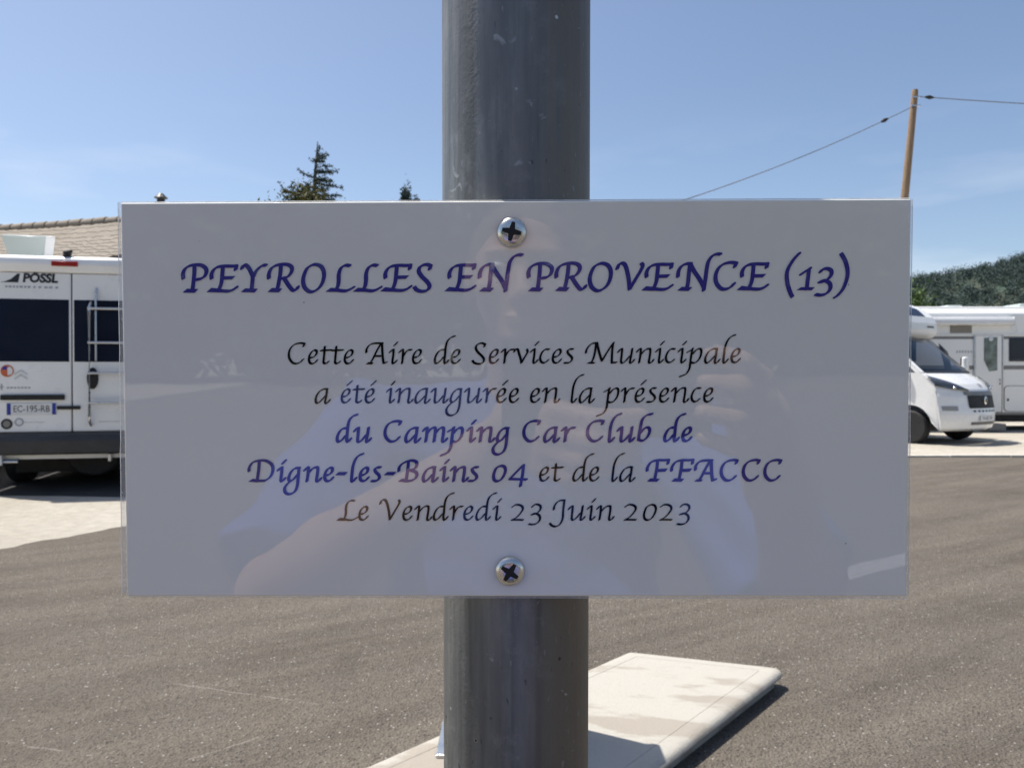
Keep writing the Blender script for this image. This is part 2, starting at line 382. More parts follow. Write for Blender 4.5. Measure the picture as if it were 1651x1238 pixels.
post.lathe([(RP, 0), (RP, 2.45), (RP - .0006, 2.455)], n=96)
post.v = [(v[1], v[2], v[0]) for v in post.v]                    # axis x -> z
po = post.build('post', t.m, smooth=50)
po.location = b0; po.rotation_euler = (math.atan2(.02173, .99976), 0, 0)
tag(po, 'weathered grey galvanised steel post carrying the lettered plaque', 'post')

# ---------------------------------------------------------------- the plaque
PM = Matrix.Translation((.000924, .295789, 1.291707)) @ (Matrix.Rotation(-.009805, 4, 'Z') @ Matrix.Rotation(.0217345, 4, 'X') @ Matrix.Rotation(-.0026087, 4, 'Y'))
sign = thing('plaque', 'white laminated plaque with blue and black calligraphy screwed to the grey post', 'plaque')
sign.matrix_world = PM
def film_coat(t):
    """clear film over the print: sharp, slightly wavy reflections"""
    w = t.noise(9, 2, .4); w2 = t.noise(38, 2, .4)
    nd = t.new('ShaderNodeBump'); nd.inputs['Strength'].default_value = .10; nd.inputs['Distance'].default_value = .0022
    t.l.new(t.math('ADD', w, t.math('MULTIPLY', w2, .12)), nd.inputs['Height'])
    t.l.new(nd.outputs['Normal'], t.b.inputs['Coat Normal'])
    t.set(coat=1., coat_rough=.012, coat_ior=1.68, spec=.0)
t = NT('white_print_sheet')
d = t.voro(150); dc = t.new('ShaderNodeSeparateColor'); t.l.new(t.voro(150, 'Color'), dc.inputs[0])
c = t.mix(t.ramp(t.noise(12, 4), .3, .7), (.915, .89, .80), (.94, .915, .825))
c = t.mix(t.math('MULTIPLY', t.math('GREATER_THAN', dc.outputs[0], .965), t.ramp(d, .025, .06, .6, 0)), c, (.05, .05, .05))
t.set(color=c, rough=.6); film_coat(t); M['sheet'] = t.m
for nm, col in (('blue_print', (.062, .052, .28)), ('black_print', (.006, .006, .008))):
    t = NT(nm); t.set(color=col, rough=.6); film_coat(t); M[nm] = t.m
HH = .075576
MB().box(-.15, .15, .0002, .003, -HH, HH).build('panel', M['sheet'], sign, bevel=.0007, seg=3)
# clear film overhang round the panel, a little ragged
t = NT('film_edge'); f = t.noise(900, 3, .7); g = t.noise(140, 3)
t.set(color=t.mix(t.ramp(f, .62, .7), (.74, .75, .75), (.95, .95, .95)), rough=.1, coat=1.)
t.set(alpha=t.math('MAXIMUM', t.ramp(f, .69, .73, .22, .95), t.ramp(g, .5, .8, .2, .3))); M['film'] = t.m  # white opaque speckles: sparkle of the film edge put into its colour
fr = MB()
def strip(pa, pb, wa, wb, nrm, n=150):
    vs = []; fs = []
    for i in range(n + 1):
        q = i / n; x = pa[0] + (pb[0] - pa[0]) * q; z = pa[1] + (pb[1] - pa[1]) * q; w = wa + (wb - wa) * q + random.gauss(0, .00003)
        for y in (.0009, .0013): vs += [(x, y, z), (x + nrm[0] * w, y, z + nrm[1] * w)]
    for i in range(n):
        o = i * 4
        fs += [(o, o + 4, o + 5, o + 1), (o + 2, o + 3, o + 7, o + 6), (o + 1, o + 5, o + 7, o + 3)]
    fr.add(vs, fs)
strip((-.1502, HH + .0004), (-.1502, -HH + .001), .0011, .0022, (-1, 0)); strip((-.15, HH + .0001), (.15, HH + .0001), .0004, .0004, (0, 1))
strip((.1502, HH), (.1502, -HH - .0005), .0006, .0008, (1, 0)); strip((-.15, -HH - .0002), (.1506, -HH - .0002), .0004, .0010, (0, -1))
fr.build('film_edge', M['film'], sign, weld=False)
rim = MB()
def rim_line(pts, w):
    rim.tube([(x, .0011, z) for x, z in pts], w, 5)
rim_line([(-.1513 - .0011 * k / 30 + random.gauss(0, .00006), HH - (2 * HH) * k / 30) for k in range(31)], .00013)
rim_line([(-.15 + .3 * k / 30, HH + .0004 + random.gauss(0, .00004)) for k in range(31)], .00012)
rim_line([(.1508 + .0002 * k / 30 + random.gauss(0, .00005), HH - (2 * HH) * k / 30) for k in range(31)], .0001)
rim.build('film_rim_highlight', plain('film_highlight_white', (.85, .86, .86), .2, var=.2, scale=300, coat=1.), sign, smooth=60)  # white lines: highlight along the film edge put into colour and shape
# lettering: broad-nib strokes, tenths of a unit, y up from the baseline (S stroke, O closed stroke, P filled shape)
GLYPHS = {
 'P': 'S5,176 2,237 28,293 82,329 157,343 232,337 284,302 296,260 275,204 228,171 167,159|S148,331 143,241 131,129 118,35|P0,0 49,44 185,39 143,-3',
 'E': 'S61,174 60,225 89,282 143,316 228,326 321,324 374,328 374,328 363,282|S204,315 195,221 182,117 151,33|S49,25 152,21 265,14 331,33 373,63|P0,5 59,54 152,42 152,0|P218,197 354,200 312,161 218,158',
 'Y': 'S13,296 29,329 61,338 99,300 137,225 146,188 141,122 132,42|S154,188 184,254 231,305 277,333 315,334|P0,3 52,45 204,40 165,-2',
 'R': 'S13,174 13,223 41,290 98,329 180,345 253,340 297,311 302,264 273,213 232,182 180,171|S165,332 155,223 134,109 118,42|P0,3 51,50 175,42 134,-2|S201,177 242,109 294,37 325,19 361,37 375,63',
 'O': 'O122,336 55,296 13,212 0,133 21,54 77,6 139,9 213,65 255,155 261,246 229,313 173,339',
 'L': 'S299,324 248,330 192,296 164,223 160,133 147,65 122,34|S68,18 135,20 237,11 293,26 344,54|P0,3 62,48 158,43 158,1',
 'S': 'S190,279 205,319 205,319 147,336 79,313 54,257 90,189 158,122 187,65 158,15 90,2 29,20 0,54',
 'N': 'S2,173 8,233 38,293 98,329 162,333|S151,319 139,218 128,105 115,38|P0,2 53,45 177,39 132,-4|S158,323 203,240 278,128 322,38 322,4|S322,11 342,135 357,255 380,361 429,428 489,451 526,447',
 'V': 'S0,275 21,322 62,343 103,309 139,169 155,20 155,20 232,149 294,252 317,309 303,337',
 'C': 'S236,292 257,336 257,336 189,346 95,324 30,266 0,181 9,97 58,31 114,14 180,36 230,85',
 '(': 'S152,454 76,368 16,263 0,173 16,60 46,-30 69,-79',
 ')': 'S75,447 124,361 155,240 146,135 101,15 41,-60 0,-90',
 '1': 'S45,195 102,233 158,270|S143,252 132,150 117,15|P0,2 49,34 214,34 177,0',
 '3': 'S52,225 86,257 139,265 184,240 187,188 146,135 94,109 41,99|S41,99 86,116 131,109 172,75 176,15 131,-41 64,-62 0,-55',
 'e': 'S14,107 68,118 115,159 127,214 95,232 50,207 12,150 0,82 14,29 50,13 95,29 134,73',
 't': 'S63,288 57,200 45,91 42,32 66,14 95,23 121,47|S0,225 59,227 172,232',
 'A': 'S13,191 18,248 66,311 142,338 278,340|S251,335 186,226 120,95 71,16|S267,329 271,204 278,95 292,16 292,16 340,34|P0,2 44,35 126,32 104,0|S136,133 251,133',
 'i': 'S0,191 41,232 64,237 64,237 57,147 43,44 55,11 85,29 112,62|S77,302 123,352',
 'r': 'S0,191 42,234 60,232 60,232 55,123 41,14|S57,118 99,189 142,227 197,232',
 'd': 'S150,232 101,229 46,185 5,104 0,40 26,12 79,44 139,115|S324,449 264,429 206,371 177,278 164,147 153,49 168,11 199,33 221,65',
 'v': 'S0,193 21,234 57,234 78,170 107,72 115,15 115,15 170,110 214,188 207,234',
 'c': 'S140,232 84,232 35,193 0,113 7,44 44,16 90,28 128,64',
 's': 'S141,236 86,234 52,207 65,161 113,113 124,67 86,23 34,13 0,16',
 'M': 'S0,174 9,221 49,284 104,325 179,337|S165,331 151,216 125,98 87,14|P11,4 62,30 155,21 121,-3|S179,333 214,182 258,42 258,42 333,170 409,288 447,339|S439,325 422,191 415,13 415,13 490,20',
 'u': 'S0,184 38,229 67,237 67,237 59,140 49,42 67,9 118,38 190,123|S229,240 212,131 192,34 205,8 237,30 261,64',
 'n': 'S0,189 42,235 64,233 64,233 55,131 36,13|S55,136 127,215 191,240 215,221 208,131 192,34 209,8 246,30 265,62',
 'm': 'S0,189 42,235 64,233 64,233 55,131 36,13|S55,136 119,215 170,240 195,221 188,131 171,13|S188,136 252,215 303,240 329,221 322,131 307,34 324,8 360,30 379,62',
 'p': 'S121,180 189,218|S205,243 185,145 166,0 153,-82 107,-162 44,-195 0,-209|S200,145 262,216 321,236 345,195 325,100 271,27 216,7 180,18',
 'a': 'S193,234 139,234 66,198 13,118 0,50 19,7 66,27 166,132|S186,227 172,118 154,32 168,2 202,23 232,62',
 'l': 'S188,454 129,432 70,371 27,262 8,125 0,30 17,5 47,30 73,66',
 'g': 'S248,227 178,224 108,164 68,67 85,18 136,35 223,134|S236,213 223,81 206,-59 164,-156 80,-198 14,-173 0,-100 39,-38 87,8',
 'b': 'S216,453 134,432 63,368 31,247 10,126 0,35 0,35 73,23 146,90 180,180 158,233 91,217 12,126',
 'D': 'S10,179 15,237 70,317 172,349 286,346 378,287 398,198 363,97 286,33 210,20 57,23|S178,332 165,186 140,27|P0,8 70,52 172,39 146,-3',
 '-': 'P0,112 57,160 197,160 147,109',
 'B': 'S13,177 25,245 90,307 205,348 290,330 306,278 270,216 180,186|S205,188 283,160 306,111 270,46 172,13 57,23|S172,327 155,180 131,29|P0,5 66,49 139,41 131,0',
 '0': 'O104,254 45,222 8,139 0,71 19,22 62,8 121,37 172,114 192,190 176,241 138,258',
 '4': 'S221,270 107,155 0,44 0,44 123,41 270,36|S224,270 208,123 172,-70',
 '2': 'S10,224 59,256 118,258 169,231 178,182 135,114 67,46 0,12|S4,14 101,15 182,12',
 'F': 'S0,176 6,229 59,309 147,342 268,345 346,350 346,350 333,289|S169,335 154,198 121,35|P177,201 328,209 290,161 177,156|P3,2 56,50 200,42 154,-2',
 'J': 'S64,180 73,235 122,304 182,329 239,333|S235,327 216,166 205,28 159,-62 90,-97 34,-79 0,-44',
}
TEXT = [  # line, bold, size, characters, left edge of each character (mm from the plate centre), baseline (mm)
 (0, 1, 1.29, 'PEYROLLES', [-127.1, -117.3, -104.5, -94.3, -81.2, -71.8, -61.4, -50.9, -38.7], 41.40),
 (0, 1, 1.29, 'EN', [-26.5, -13.9], 41.40),
 (0, 1, 1.29, 'PROVENCE', [4.6, 15.2, 27.9, 38.3, 48.3, 61.3, 75.5, 84.4], 41.40),
 (0, 1, 1.29, '(13)', [102.4, 107.1, 113.5, 120.6], 41.40),
 (1, 0, 1.00, 'Cette', [-86.6, -78.9, -74.3, -69.9, -65.2], 13.81),
 (1, 0, 1.00, 'Aire', [-56.9, -48.0, -44.3, -39.1], 13.81),
 (1, 0, 1.00, 'de', [-30.8, -24.4], 13.81),
 (1, 0, 1.00, 'Services', [-16.4, -9.8, -5.3, -0.5, 5.8, 9.4, 14.2, 18.6], 13.81),
 (1, 0, 1.00, 'Municipale', [26.8, 39.0, 46.2, 53.5, 57.2, 62.0, 62.5, 72.1, 79.0, 82.1], 13.81),
 (2, 0, 1.00, 'a', [-76.5], -1.12),
 (2, 0, 1.00, 'été', [-66.5, -61.9, -57.3], -1.12),
 (2, 0, 1.00, 'inaugurée', [-49.1, -45.6, -38.3, -32.1, -26.5, -19.3, -12.2, -7.0, -2.2], -1.12),
 (2, 0, 1.00, 'en', [5.9, 10.4], -1.12),
 (2, 0, 1.00, 'la', [21.4, 24.4], -1.12),
 (2, 0, 1.00, 'présence', [31.0, 40.4, 45.7, 50.1, 55.0, 59.5, 67.0, 71.8], -1.12),
 (3, 1, 1.00, 'du', [-68.6, -61.9], -16.08),
 (3, 1, 1.00, 'Camping', [-50.2, -42.3, -35.5, -28.7, -18.5, -14.7, -8.9], -16.08),
 (3, 1, 1.00, 'Car', [2.9, 10.8, 17.6], -16.08),
 (3, 1, 1.00, 'Club', [27.2, 35.5, 38.8, 46.7], -16.08),
 (3, 1, 1.00, 'de', [56.6, 63.5], -16.08),
 (4, 1, 1.00, 'Digne-les-Bains', [-102.6, -91.4, -89.0, -81.2, -73.5, -68.8, -63.2, -59.9, -55.4, -50.1, -45.0, -35.7, -28.9, -24.9, -18.1], -31.21),
 (4, 1, 1.00, '04', [-8.7, -2.5], -31.21),
 (4, 0, 1.00, 'et', [9.3, 13.9], -31.21),
 (4, 0, 1.00, 'de', [22.0, 28.4], -31.21),
 (4, 0, 1.00, 'la', [36.9, 39.9], -31.21),
 (4, 1, 1.00, 'FFACCC', [50.0, 59.3, 68.4, 78.2, 86.6, 94.8], -31.21),
 (5, 0, 1.00, 'Le', [-68.6, -60.1], -46.19),
 (5, 0, 1.00, 'Vendredi', [-52.1, -43.2, -38.6, -31.5, -25.1, -19.8, -15.2, -8.6], -46.19),
 (5, 0, 1.00, '23', [-1.6, 5.0], -46.19),
 (5, 0, 1.00, 'Juin', [13.0, 20.2, 27.5, 31.1], -46.19),
 (5, 0, 1.00, '2023', [41.6, 49.0, 55.2, 61.8], -46.19),
]

def spline(pts, closed=False, n=7):
    runs = [[pts[0]]]
    for a, b in zip(pts, pts[1:]):
        if a == b: runs.append([b])
        else: runs[-1].append(b)
    out = []
    for r in runs:
        if len(r) < 2: continue
        p = np.array(r, float)
        p = np.vstack([p[-1], p, p[0], p[1]]) if closed else np.vstack([2 * p[0] - p[1], p, 2 * p[-1] - p[-2]])
        q = []
        for i in range(1, len(p) - 2):
            a, b, c, d = p[i - 1], p[i], p[i + 1], p[i + 2]
            for k in range(n):
                u = k / n; q.append(.5 * (2 * b + (c - a) * u + (2 * a - 5 * b + 4 * c - d) * u * u + (3 * b - a - 3 * c + d) * u ** 3))
        q.append(p[-2]); out.append(np.array(q))
    return out
def poly_sdf(v, X, Y):
    n = len(v); d = np.full(X.shape, 1e9); s = np.ones(X.shape)
    for i in range(n):
        a, b = v[i], v[i - 1]
        ex, ey = b[0] - a[0], b[1] - a[1]; wx, wy = X - a[0], Y - a[1]
        u = np.clip((wx * ex + wy * ey) / (ex * ex + ey * ey + 1e-12), 0, 1)
        d = np.minimum(d, (wx - ex * u) ** 2 + (wy - ey * u) ** 2)
        c1, c2, c3 = Y >= a[1], Y < b[1], ex * wy > ey * wx
        s = np.where((c1 & c2 & c3) | (~c1 & ~c2 & ~c3), -s, s)
    return s * np.sqrt(d)
def glyph_mesh(ch, bold, step=.3):
    """flat outline-true mesh of one character, left ink edge at x = 0, in units"""
    src = GLYPHS['e' if ch == 'é' else ch]
    st = [(q[0], [tuple(int(c) / 10 for c in t.split(',')) for t in q[1:].split()]) for q in src.split('|')]
    if ch == 'é':
        xm = min(p[0] for _, q in st for p in q); st.append(('S', [(xm + 9.6, 29.6), (xm + 16.4, 36.0)]))
    L, th, r = (3.3, R(32), 1.2) if bold else (2.75, R(33), .70)
    hx, hy = math.cos(th) * L / 2, math.sin(th) * L / 2
    al = np.vstack([np.array(q) for _, q in st]); x0, y0 = al.min(0) - 5; x1, y1 = al.max(0) + 5
    xs = np.arange(x0, x1, step); ys = np.arange(y0, y1, step); X, Y = np.meshgrid(xs, ys); F = np.full(X.shape, 9.)
    for kd, q in st:
        if kd == 'P': F = np.minimum(F, poly_sdf(q, X, Y) - (.3 if bold else .05)); continue
        for w in spline(q, kd == 'O'):
            for a, b in zip(w, w[1:]):
                v = [(a[0] - hx, a[1] - hy), (a[0] + hx, a[1] + hy), (b[0] + hx, b[1] + hy), (b[0] - hx, b[1] - hy)]
                lo, hi = np.min(v, 0) - 3, np.max(v, 0) + 3
                sub = (slice(max(0, int((lo[1] - y0) / step)), int((hi[1] - y0) / step) + 1), slice(max(0, int((lo[0] - x0) / step)), int((hi[0] - x0) / step) + 1))
                F[sub] = np.minimum(F[sub], poly_sdf(v, X[sub], Y[sub]) - r)
    V, P_ = [], []; ins = F < 0; full = ins[:-1, :-1] & ins[1:, :-1] & ins[:-1, 1:] & ins[1:, 1:]; anyc = ins[:-1, :-1] | ins[1:, :-1] | ins[:-1, 1:] | ins[1:, 1:]
    for j in range(full.shape[0]):
        i = 0; row = full[j]
        while i < len(row):
            if row[i]:
                k = i
                while k + 1 < len(row) and row[k + 1]: k += 1
                o = len(V); V += [(xs[i], ys[j]), (xs[k + 1], ys[j]), (xs[k + 1], ys[j + 1]), (xs[i], ys[j + 1])]; P_.append((o, o + 1, o + 2, o + 3)); i = k + 1
            else: i += 1
    for j, i in np.argwhere(anyc & ~full):
        cs = [(xs[i], ys[j], F[j, i]), (xs[i + 1], ys[j], F[j, i + 1]), (xs[i + 1], ys[j + 1], F[j + 1, i + 1]), (xs[i], ys[j + 1], F[j + 1, i])]
        out = []
        for a, b in zip(cs, cs[1:] + cs[:1]):
            if a[2] < 0: out.append((a[0], a[1]))
            if (a[2] < 0) != (b[2] < 0):
                u = a[2] / (a[2] - b[2]); out.append((a[0] + (b[0] - a[0]) * u, a[1] + (b[1] - a[1]) * u))
        if len(out) > 2: o = len(V); V += out; P_.append(tuple(range(o, o + len(out))))
    V = np.array(V); V[:, 0] -= V[:, 0].min()
    return V, P_
MMPX = .236572
cache = {}
rows = {}
for line, bold, size, chars, lefts, basez in TEXT:
    for chx, lx in zip(chars, lefts):
        if (chx, bold) not in cache: cache[chx, bold] = glyph_mesh(chx, bold)
        V, F_ = cache[chx, bold]; k = size * MMPX
        vs, fs = rows.setdefault((line, bold), ([], [])); o = len(vs)
        vs += [((lx + x * k) / 1000, -.00003, (basez + y * k) / 1000) for x, y in V]; fs += [tuple(i + o for i in f) for f in F_]
for (line, bold), (vs, fs) in rows.items():
    np_mesh('title_lettering' if line == 0 else 'lettering', vs, fs, M['blue_print' if bold else 'black_print'], sign)

# screws
M['zinc'] = plain('zinc_plated', (.76, .75, .70), .27, metal=1., var=.18, scale=90)
for sx_, sz_, ang in ((-.00086, .06358, -12), (-.00194, -.06556, -33)):
    h = MB().lathe([(.00565, .0002), (.0057, -.0006), (.0054, -.0013), (.0047, -.0020), (.0036, -.00245), (.002, -.0026), (0, -.0026)], axis=1, n=40)
    so = h.build('screw', M['zinc'], sign, smooth=50, loc=(sx_, 0, sz_)); so.rotation_euler = (0, R(-ang), 0)
    pts = []
    for q in range(4):
        a = q * math.pi / 2
        for da, rr in ((-.17, .0037), (.17, .0037), (.785, .00155)): pts.append((rr * math.cos(a + da), rr * math.sin(a + da)))
    MB().prism(pts, 1, -.00272, -.0022).build('cross_slot_shade', M['black_plastic'], so)  # raised black cross, the slot's shade put into its colour

# ---------------------------------------------------------------- vehicles
def wheel(parent, x, y, r=.335, w=.215, out=1):
    o = MB().lathe([(r * .62, -w / 2), (r * .9, -w / 2), (r * .98, -w * .36), (r, -w * .2), (r, w * .2), (r * .98, w * .36), (r * .9, w / 2), (r * .62, w / 2)], axis=0, n=36).build('wheel', M['rubber'], parent, smooth=35, loc=(x, y, r))
    s = out
    rim = MB().lathe([(r * .63, s * w * .30), (r * .62, s * w * .47), (r * .56, s * w * .44), (r * .5, s * w * .2), (r * .22, s * w * .32), (r * .2, s * w * .42), (0, s * w * .43)], axis=0, n=36)
    rim.build('rim', M['alloy'], o, smooth=35)
    return o

# ---- camper van, rear view (local: rear face at y = 0, nose towards +y)
van = thing('camper_van', 'white panel camper van seen from behind with ladder, dark rear windows and open roof hatch', 'camper van', (-5.06, 8.93, 0), R(12))
ROOF = 2.66
secs = [(0.0, .985, ROOF - .06), (.05, 1.0, ROOF - .01), (.5, 1.0, ROOF), (4.1, 1.0, ROOF), (4.45, 1.0, ROOF - .10), (5.15, .985, 1.52), (5.3, .98, 1.38), (5.85, .93, 1.12), (5.98, .86, .9)]
def ring(y, k, top):
    base = [(.93, .38), (1.0, .55), (1.02, .85), (1.01, 1.2), (.975, 1.75), (.93, 2.25), (.895, 2.45), (.84, 2.57), (.72, 2.64), (.4, 2.67), (0, 2.68)]
    out = []
    for x, z in base:
        zz = z if z < 1.0 else 1.0 + (z - 1.0) * (top - 1.0) / (2.68 - 1.0)
        if top < 1.0: zz = min(zz, top + (z - .38) * .02)
        out.append((x * k, y, zz))
    return out + [(-x, y, z) for x, y, z in reversed(out[:-1])]
vs = []; fs = []
for sct in secs: vs += ring(*sct)
n = 21
for j in range(len(secs) - 1):
    for i in range(n - 1): fs.append((j * n + i, j * n + i + 1, (j + 1) * n + i + 1, (j + 1) * n + i))
    fs.append((j * n + n - 1, j * n, (j + 1) * n, (j + 1) * n + n - 1))
fs.append(tuple(range(n))); fs.append(tuple(range((len(secs) - 1) * n, len(secs) * n)))
MB().add(vs, fs).build('body', M['van_paint'], van, smooth=35)
def slab(x0, x1, z0, z1, taper, y0, y1):
    """door-like slab whose outer edge leans in towards the roof"""
    def X(x, z): return x * (1 - taper * max(0, z - 1.1) / 1.5)
    return [(X(x0, z0), y0, z0), (X(x1, z0), y0, z0), (X(x1, z1), y0, z1), (X(x0, z1), y0, z1), (X(x0, z0), y1, z0), (X(x1, z0), y1, z0), (X(x1, z1), y1, z1), (X(x0, z1), y1, z1)]
BOX = [(0, 1, 2, 3), (7, 6, 5, 4), (0, 4, 5, 1), (1, 5, 6, 2), (2, 6, 7, 3), (3, 7, 4, 0)]
for s in (-1, 1):
    xa, xb = (-.80, -.007) if s < 0 else (.007, .80)
    d = MB().add(slab(xa, xb, .69, 2.50, .08, -.03, .0), BOX).build('rear_door', M['van_paint'], van, bevel=.012)
    wn_ = MB().add(slab(xa + (.012 if s < 0 else .02), xb - (.02 if s < 0 else .012), 1.49, 2.20, .08, -.036, -.028), BOX).build('window', M['dark_glass'], d, bevel=.01)
    MB().box(s * .45 - .17, s * .45 + .17, -.033, -.029, .80, .803).build('pressed_line', M['grey_plastic'], d)
    MB().box(s * .90 - .055, s * .90 + .055, -.03, .03, .95, 1.75).build('tail_light', M['red_lens'], van, bevel=.015)
    MB().box(s * .815 - .012, s * .815 + .012, -.045, -.01, 1.20, 1.29).build('hinge', M['van_paint'], van, bevel=.006)
    wheel(van, s * .9, 1.05, out=s); wheel(van, s * .9, 5.05, out=s)
    MB().prism([(4.35, 1.45), (4.85, 1.45), (4.5, 2.1), (4.35, 2.1)], 0, s * .985, s * .99).build('side_window', M['dark_glass'], van)
MB().add([(-.86, 4.52, 2.46), (.86, 4.52, 2.46), (.93, 5.14, 1.58), (-.93, 5.14, 1.58)], [(0, 1, 2, 3)]).build('windscreen', M['dark_glass'], van, loc=(0, .012, .012))
# black gap between the doors
MB().box(-.006, .006, -.012, -.001, .69, 2.50).build('door_seal', M['black_plastic'], van)
# roof lip over the doors with high brake light, reversing camera
MB().prism([(-.055, 2.505), (.06, 2.505), (.06, 2.70), (-.02, 2.695), (-.07, 2.665), (-.085, 2.60)], 0, -.85, .85).build('roof_lip', M['van_paint'], van, bevel=.018)
MB().box(-.19, .085, -.095, -.07, 2.575, 2.632).build('brake_light', M['red_lens'], van, bevel=.006)
cm = MB(); cm.ell((-.05, .0, 2.735), (.045, .06, .04)); cm.tube([(-.09, 0, 2.69), (-.07, 0, 2.74), (-.0, .0, 2.765)], .018); cm.box(-.085, -.01, -.03, .05, 2.685, 2.71)
cm.build('rear_camera', M['black_plastic'], van, smooth=40)
# ladder on the right-hand door
ld = MB()
for x in (.205, .60):
    ld.tube([(x, -.032, 2.17), (x, -.085, 2.13), (x, -.10, 2.07), (x, -.10, .86), (x, -.085, .79), (x, -.032, .76)], .0165)
ld.tube([(.262, -.032, 2.34), (.262, -.055, 2.28), (.262, -.055, 1.5)], .011)
for z in (2.10, 1.71, 1.36, 1.02): ld.tube([(.19, -.10, z), (.62, -.10, z)], .015)
ladder = ld.build('ladder', M['aluminium'], van, smooth=50)
hd = MB(); hd.ell((.222, -.04, 1.30), (.062, .022, .125)); hd.build('door_handle', M['black_plastic'], van, smooth=60)
MB().box(-.73, -.072, -.062, -.028, 1.055, 1.115).build('grab_bar', M['black_plastic'], van, bevel=.008)
MB().box(-.15, .09, -.058, -.028, .945, .985).build('latch', M['black_plastic'], van, bevel=.006)
npl = MB().box(-.675, -.155, -.041, -.031, .885, 1.02).build('number_plate', M['plate_white'], van, bevel=.003)
for xx in (-.647, -.183): MB().box(xx - .02, xx + .02, -.0425, -.040, .888, 1.017).build('plate_band', M['blue_ink'], npl)
text_obj('plate_lettering', 'EC-195-RB', .105, M['dark_mark'], npl, (-.415, -.0425, .952), (R(90), 0, 0), xs=.80)
# maker's lettering on the upper left door with a slanted fin in front, and the thin line of small type below
text_obj('lettering', 'PÖSSL', .138, M['dark_mark'], van, (-.325, -.033, 2.435), (R(90), 0, 0), shear=.12, bold=.006, xs=.95)
MB().prism([(-.735, 2.385), (-.55, 2.385), (-.53, 2.485), (-.555, 2.485), (-.62, 2.425), (-.68, 2.395)], 1, -.0325, -.031).build('fin_emblem', M['dark_mark'], van)
sm = MB(); x = -.68
while x < -.14:
    w = random.choice((.022, .03, .036)); MB().box(x, x + w, -.0325, -.031, 2.325, 2.348).build('letter', M['mid_mark'], van); x += w + random.choice((.012, .012, .03))
# badges and stickers
bd = MB().lathe([(.068, -.036), (.068, -.031), (0, -.031)], c=(-.665, 0, 1.385), axis=1, n=24).build('badge', M['orange_mark'], van)
MB().prism([(-.66, 1.335), (-.615, 1.345), (-.607, 1.40), (-.635, 1.435), (-.66, 1.42)], 1, -.0372, -.036).build('badge_centre', M['plate_white'], bd)
MB().prism([(-.72, 1.395), (-.665, 1.40), (-.67, 1.44), (-.705, 1.43)], 1, -.0376, -.036).build('badge_quarter', M['blue_ink'], bd)
cv = MB()
for z in (1.285, 1.335): cv.prism([(-.59, z), (-.525, z + .045), (-.46, z), (-.46, z + .022), (-.525, z + .067), (-.59, z + .022)], 1, -.0345, -.031)
cv.build('chevron_emblem', plain('faint_chrome', (.62, .63, .65), .3, metal=.2), van)
sm = MB(); x = -.81
sm.prism([(-.73, 1.17), (-.715, 1.17), (-.715, 1.195), (-.70, 1.195), (-.70, 1.21), (-.715, 1.21), (-.715, 1.24), (-.73, 1.24), (-.73, 1.21), (-.742, 1.21), (-.742, 1.195), (-.73, 1.195)], 1, -.0325, -.031).build('cross_mark', M['mid_mark'], van); x = -.67
while x < -.44: MB().box(x, x + .025, -.0325, -.031, 1.185, 1.205).build('letter', M['mid_mark'], van); x += .036
for cx_, cz_, r, m1, m2 in ((-.672, .785, .06, 'dark_mark', 'grey_stripe'), (-.545, .805, .048, 'mid_mark', 'plate_white')):
    s1 = MB().lathe([(r, -.034), (r, -.031), (0, -.031)], c=(cx_, 0, cz_), axis=1, n=24).build('sticker', M[m1], van)
    MB().lathe([(r * .62, -.0352), (r * .62, -.034), (0, -.034)], c=(cx_, 0, cz_), axis=1, n=24).build('sticker_centre', M[m2], s1)
# bumper and what hangs below it
MB().prism([(-.13, .44), (.25, .40), (.25, .69), (-.02, .69), (-.12, .655), (-.145, .60)], 0, -.99, .99).build('bumper', M['dark_plastic'], van, bevel=.02)
MB().box(-.80, -.70, -.10, -.06, .32, .53).build('mud_flap', M['plate_white'], van, bevel=.01)
MB().tube([(-.95, -.05, .36), (-.55, -.05, .36)], .02).build('tow_bar', M['aluminium'], van)
MB().box(.385, .42, -.06, .0, .34, .43).build('rear_hook', M['aluminium'], van, bevel=.006)
MB().lathe([(.2, -.09), (.3, -.085), (.325, -.05), (.325, .05), (.3, .085), (.2, .09)], c=(0, 0, 0), axis=1, n=30).build('spare_wheel', M['rubber'], van, smooth=40, loc=(.12, .40, .455))
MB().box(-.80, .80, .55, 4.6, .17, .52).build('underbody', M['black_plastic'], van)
# opened roof hatch of milky acrylic
MB().box(-.80, -.32, 1.0, 1.55, 2.66, 2.73).build('hatch_frame', M['white_paint'], van, bevel=.015)
ht = MB().add([(-1.0, .98, 2.70), (-.56, .98, 2.70), (-.47, .80, 3.05), (-1.05, .80, 3.05), (-1.0, 1.02, 2.70), (-.56, 1.02, 2.70), (-.47, .86, 3.07), (-1.05, .86, 3.07)], BOX).build('roof_hatch', M['milky'], van, bevel=.01)
MB().add([(-.64, .965, 2.695), (-.55, .965, 2.695), (-.44, .785, 3.05), (-.55, .785, 3.05), (-.64, .98, 2.695), (-.55, .98, 2.695), (-.44, .80, 3.055), (-.55, .80, 3.055)], BOX).build('hatch_edge', M['white_paint'], ht, bevel=.006)
MB().ell((-.25, 1.25, 2.70), (.16, .3, .07)).build('roof_vent', M['dark_plastic'], van, smooth=60)

def copy_tree(o, parent=None):
    c = o.copy(); COL.objects.link(c); c.parent = parent
    for q in list(o.children): copy_tree(q, c)
    return c
n2 = copy_tree(van); n2.location = (-7.62, 8.40, 0); n2.rotation_euler.z = R(12)             # unseen neighbour added to shade the gap between the two vans
n2['label'] = 'added white camper van, unseen left of the ladder van, to shade its ground'

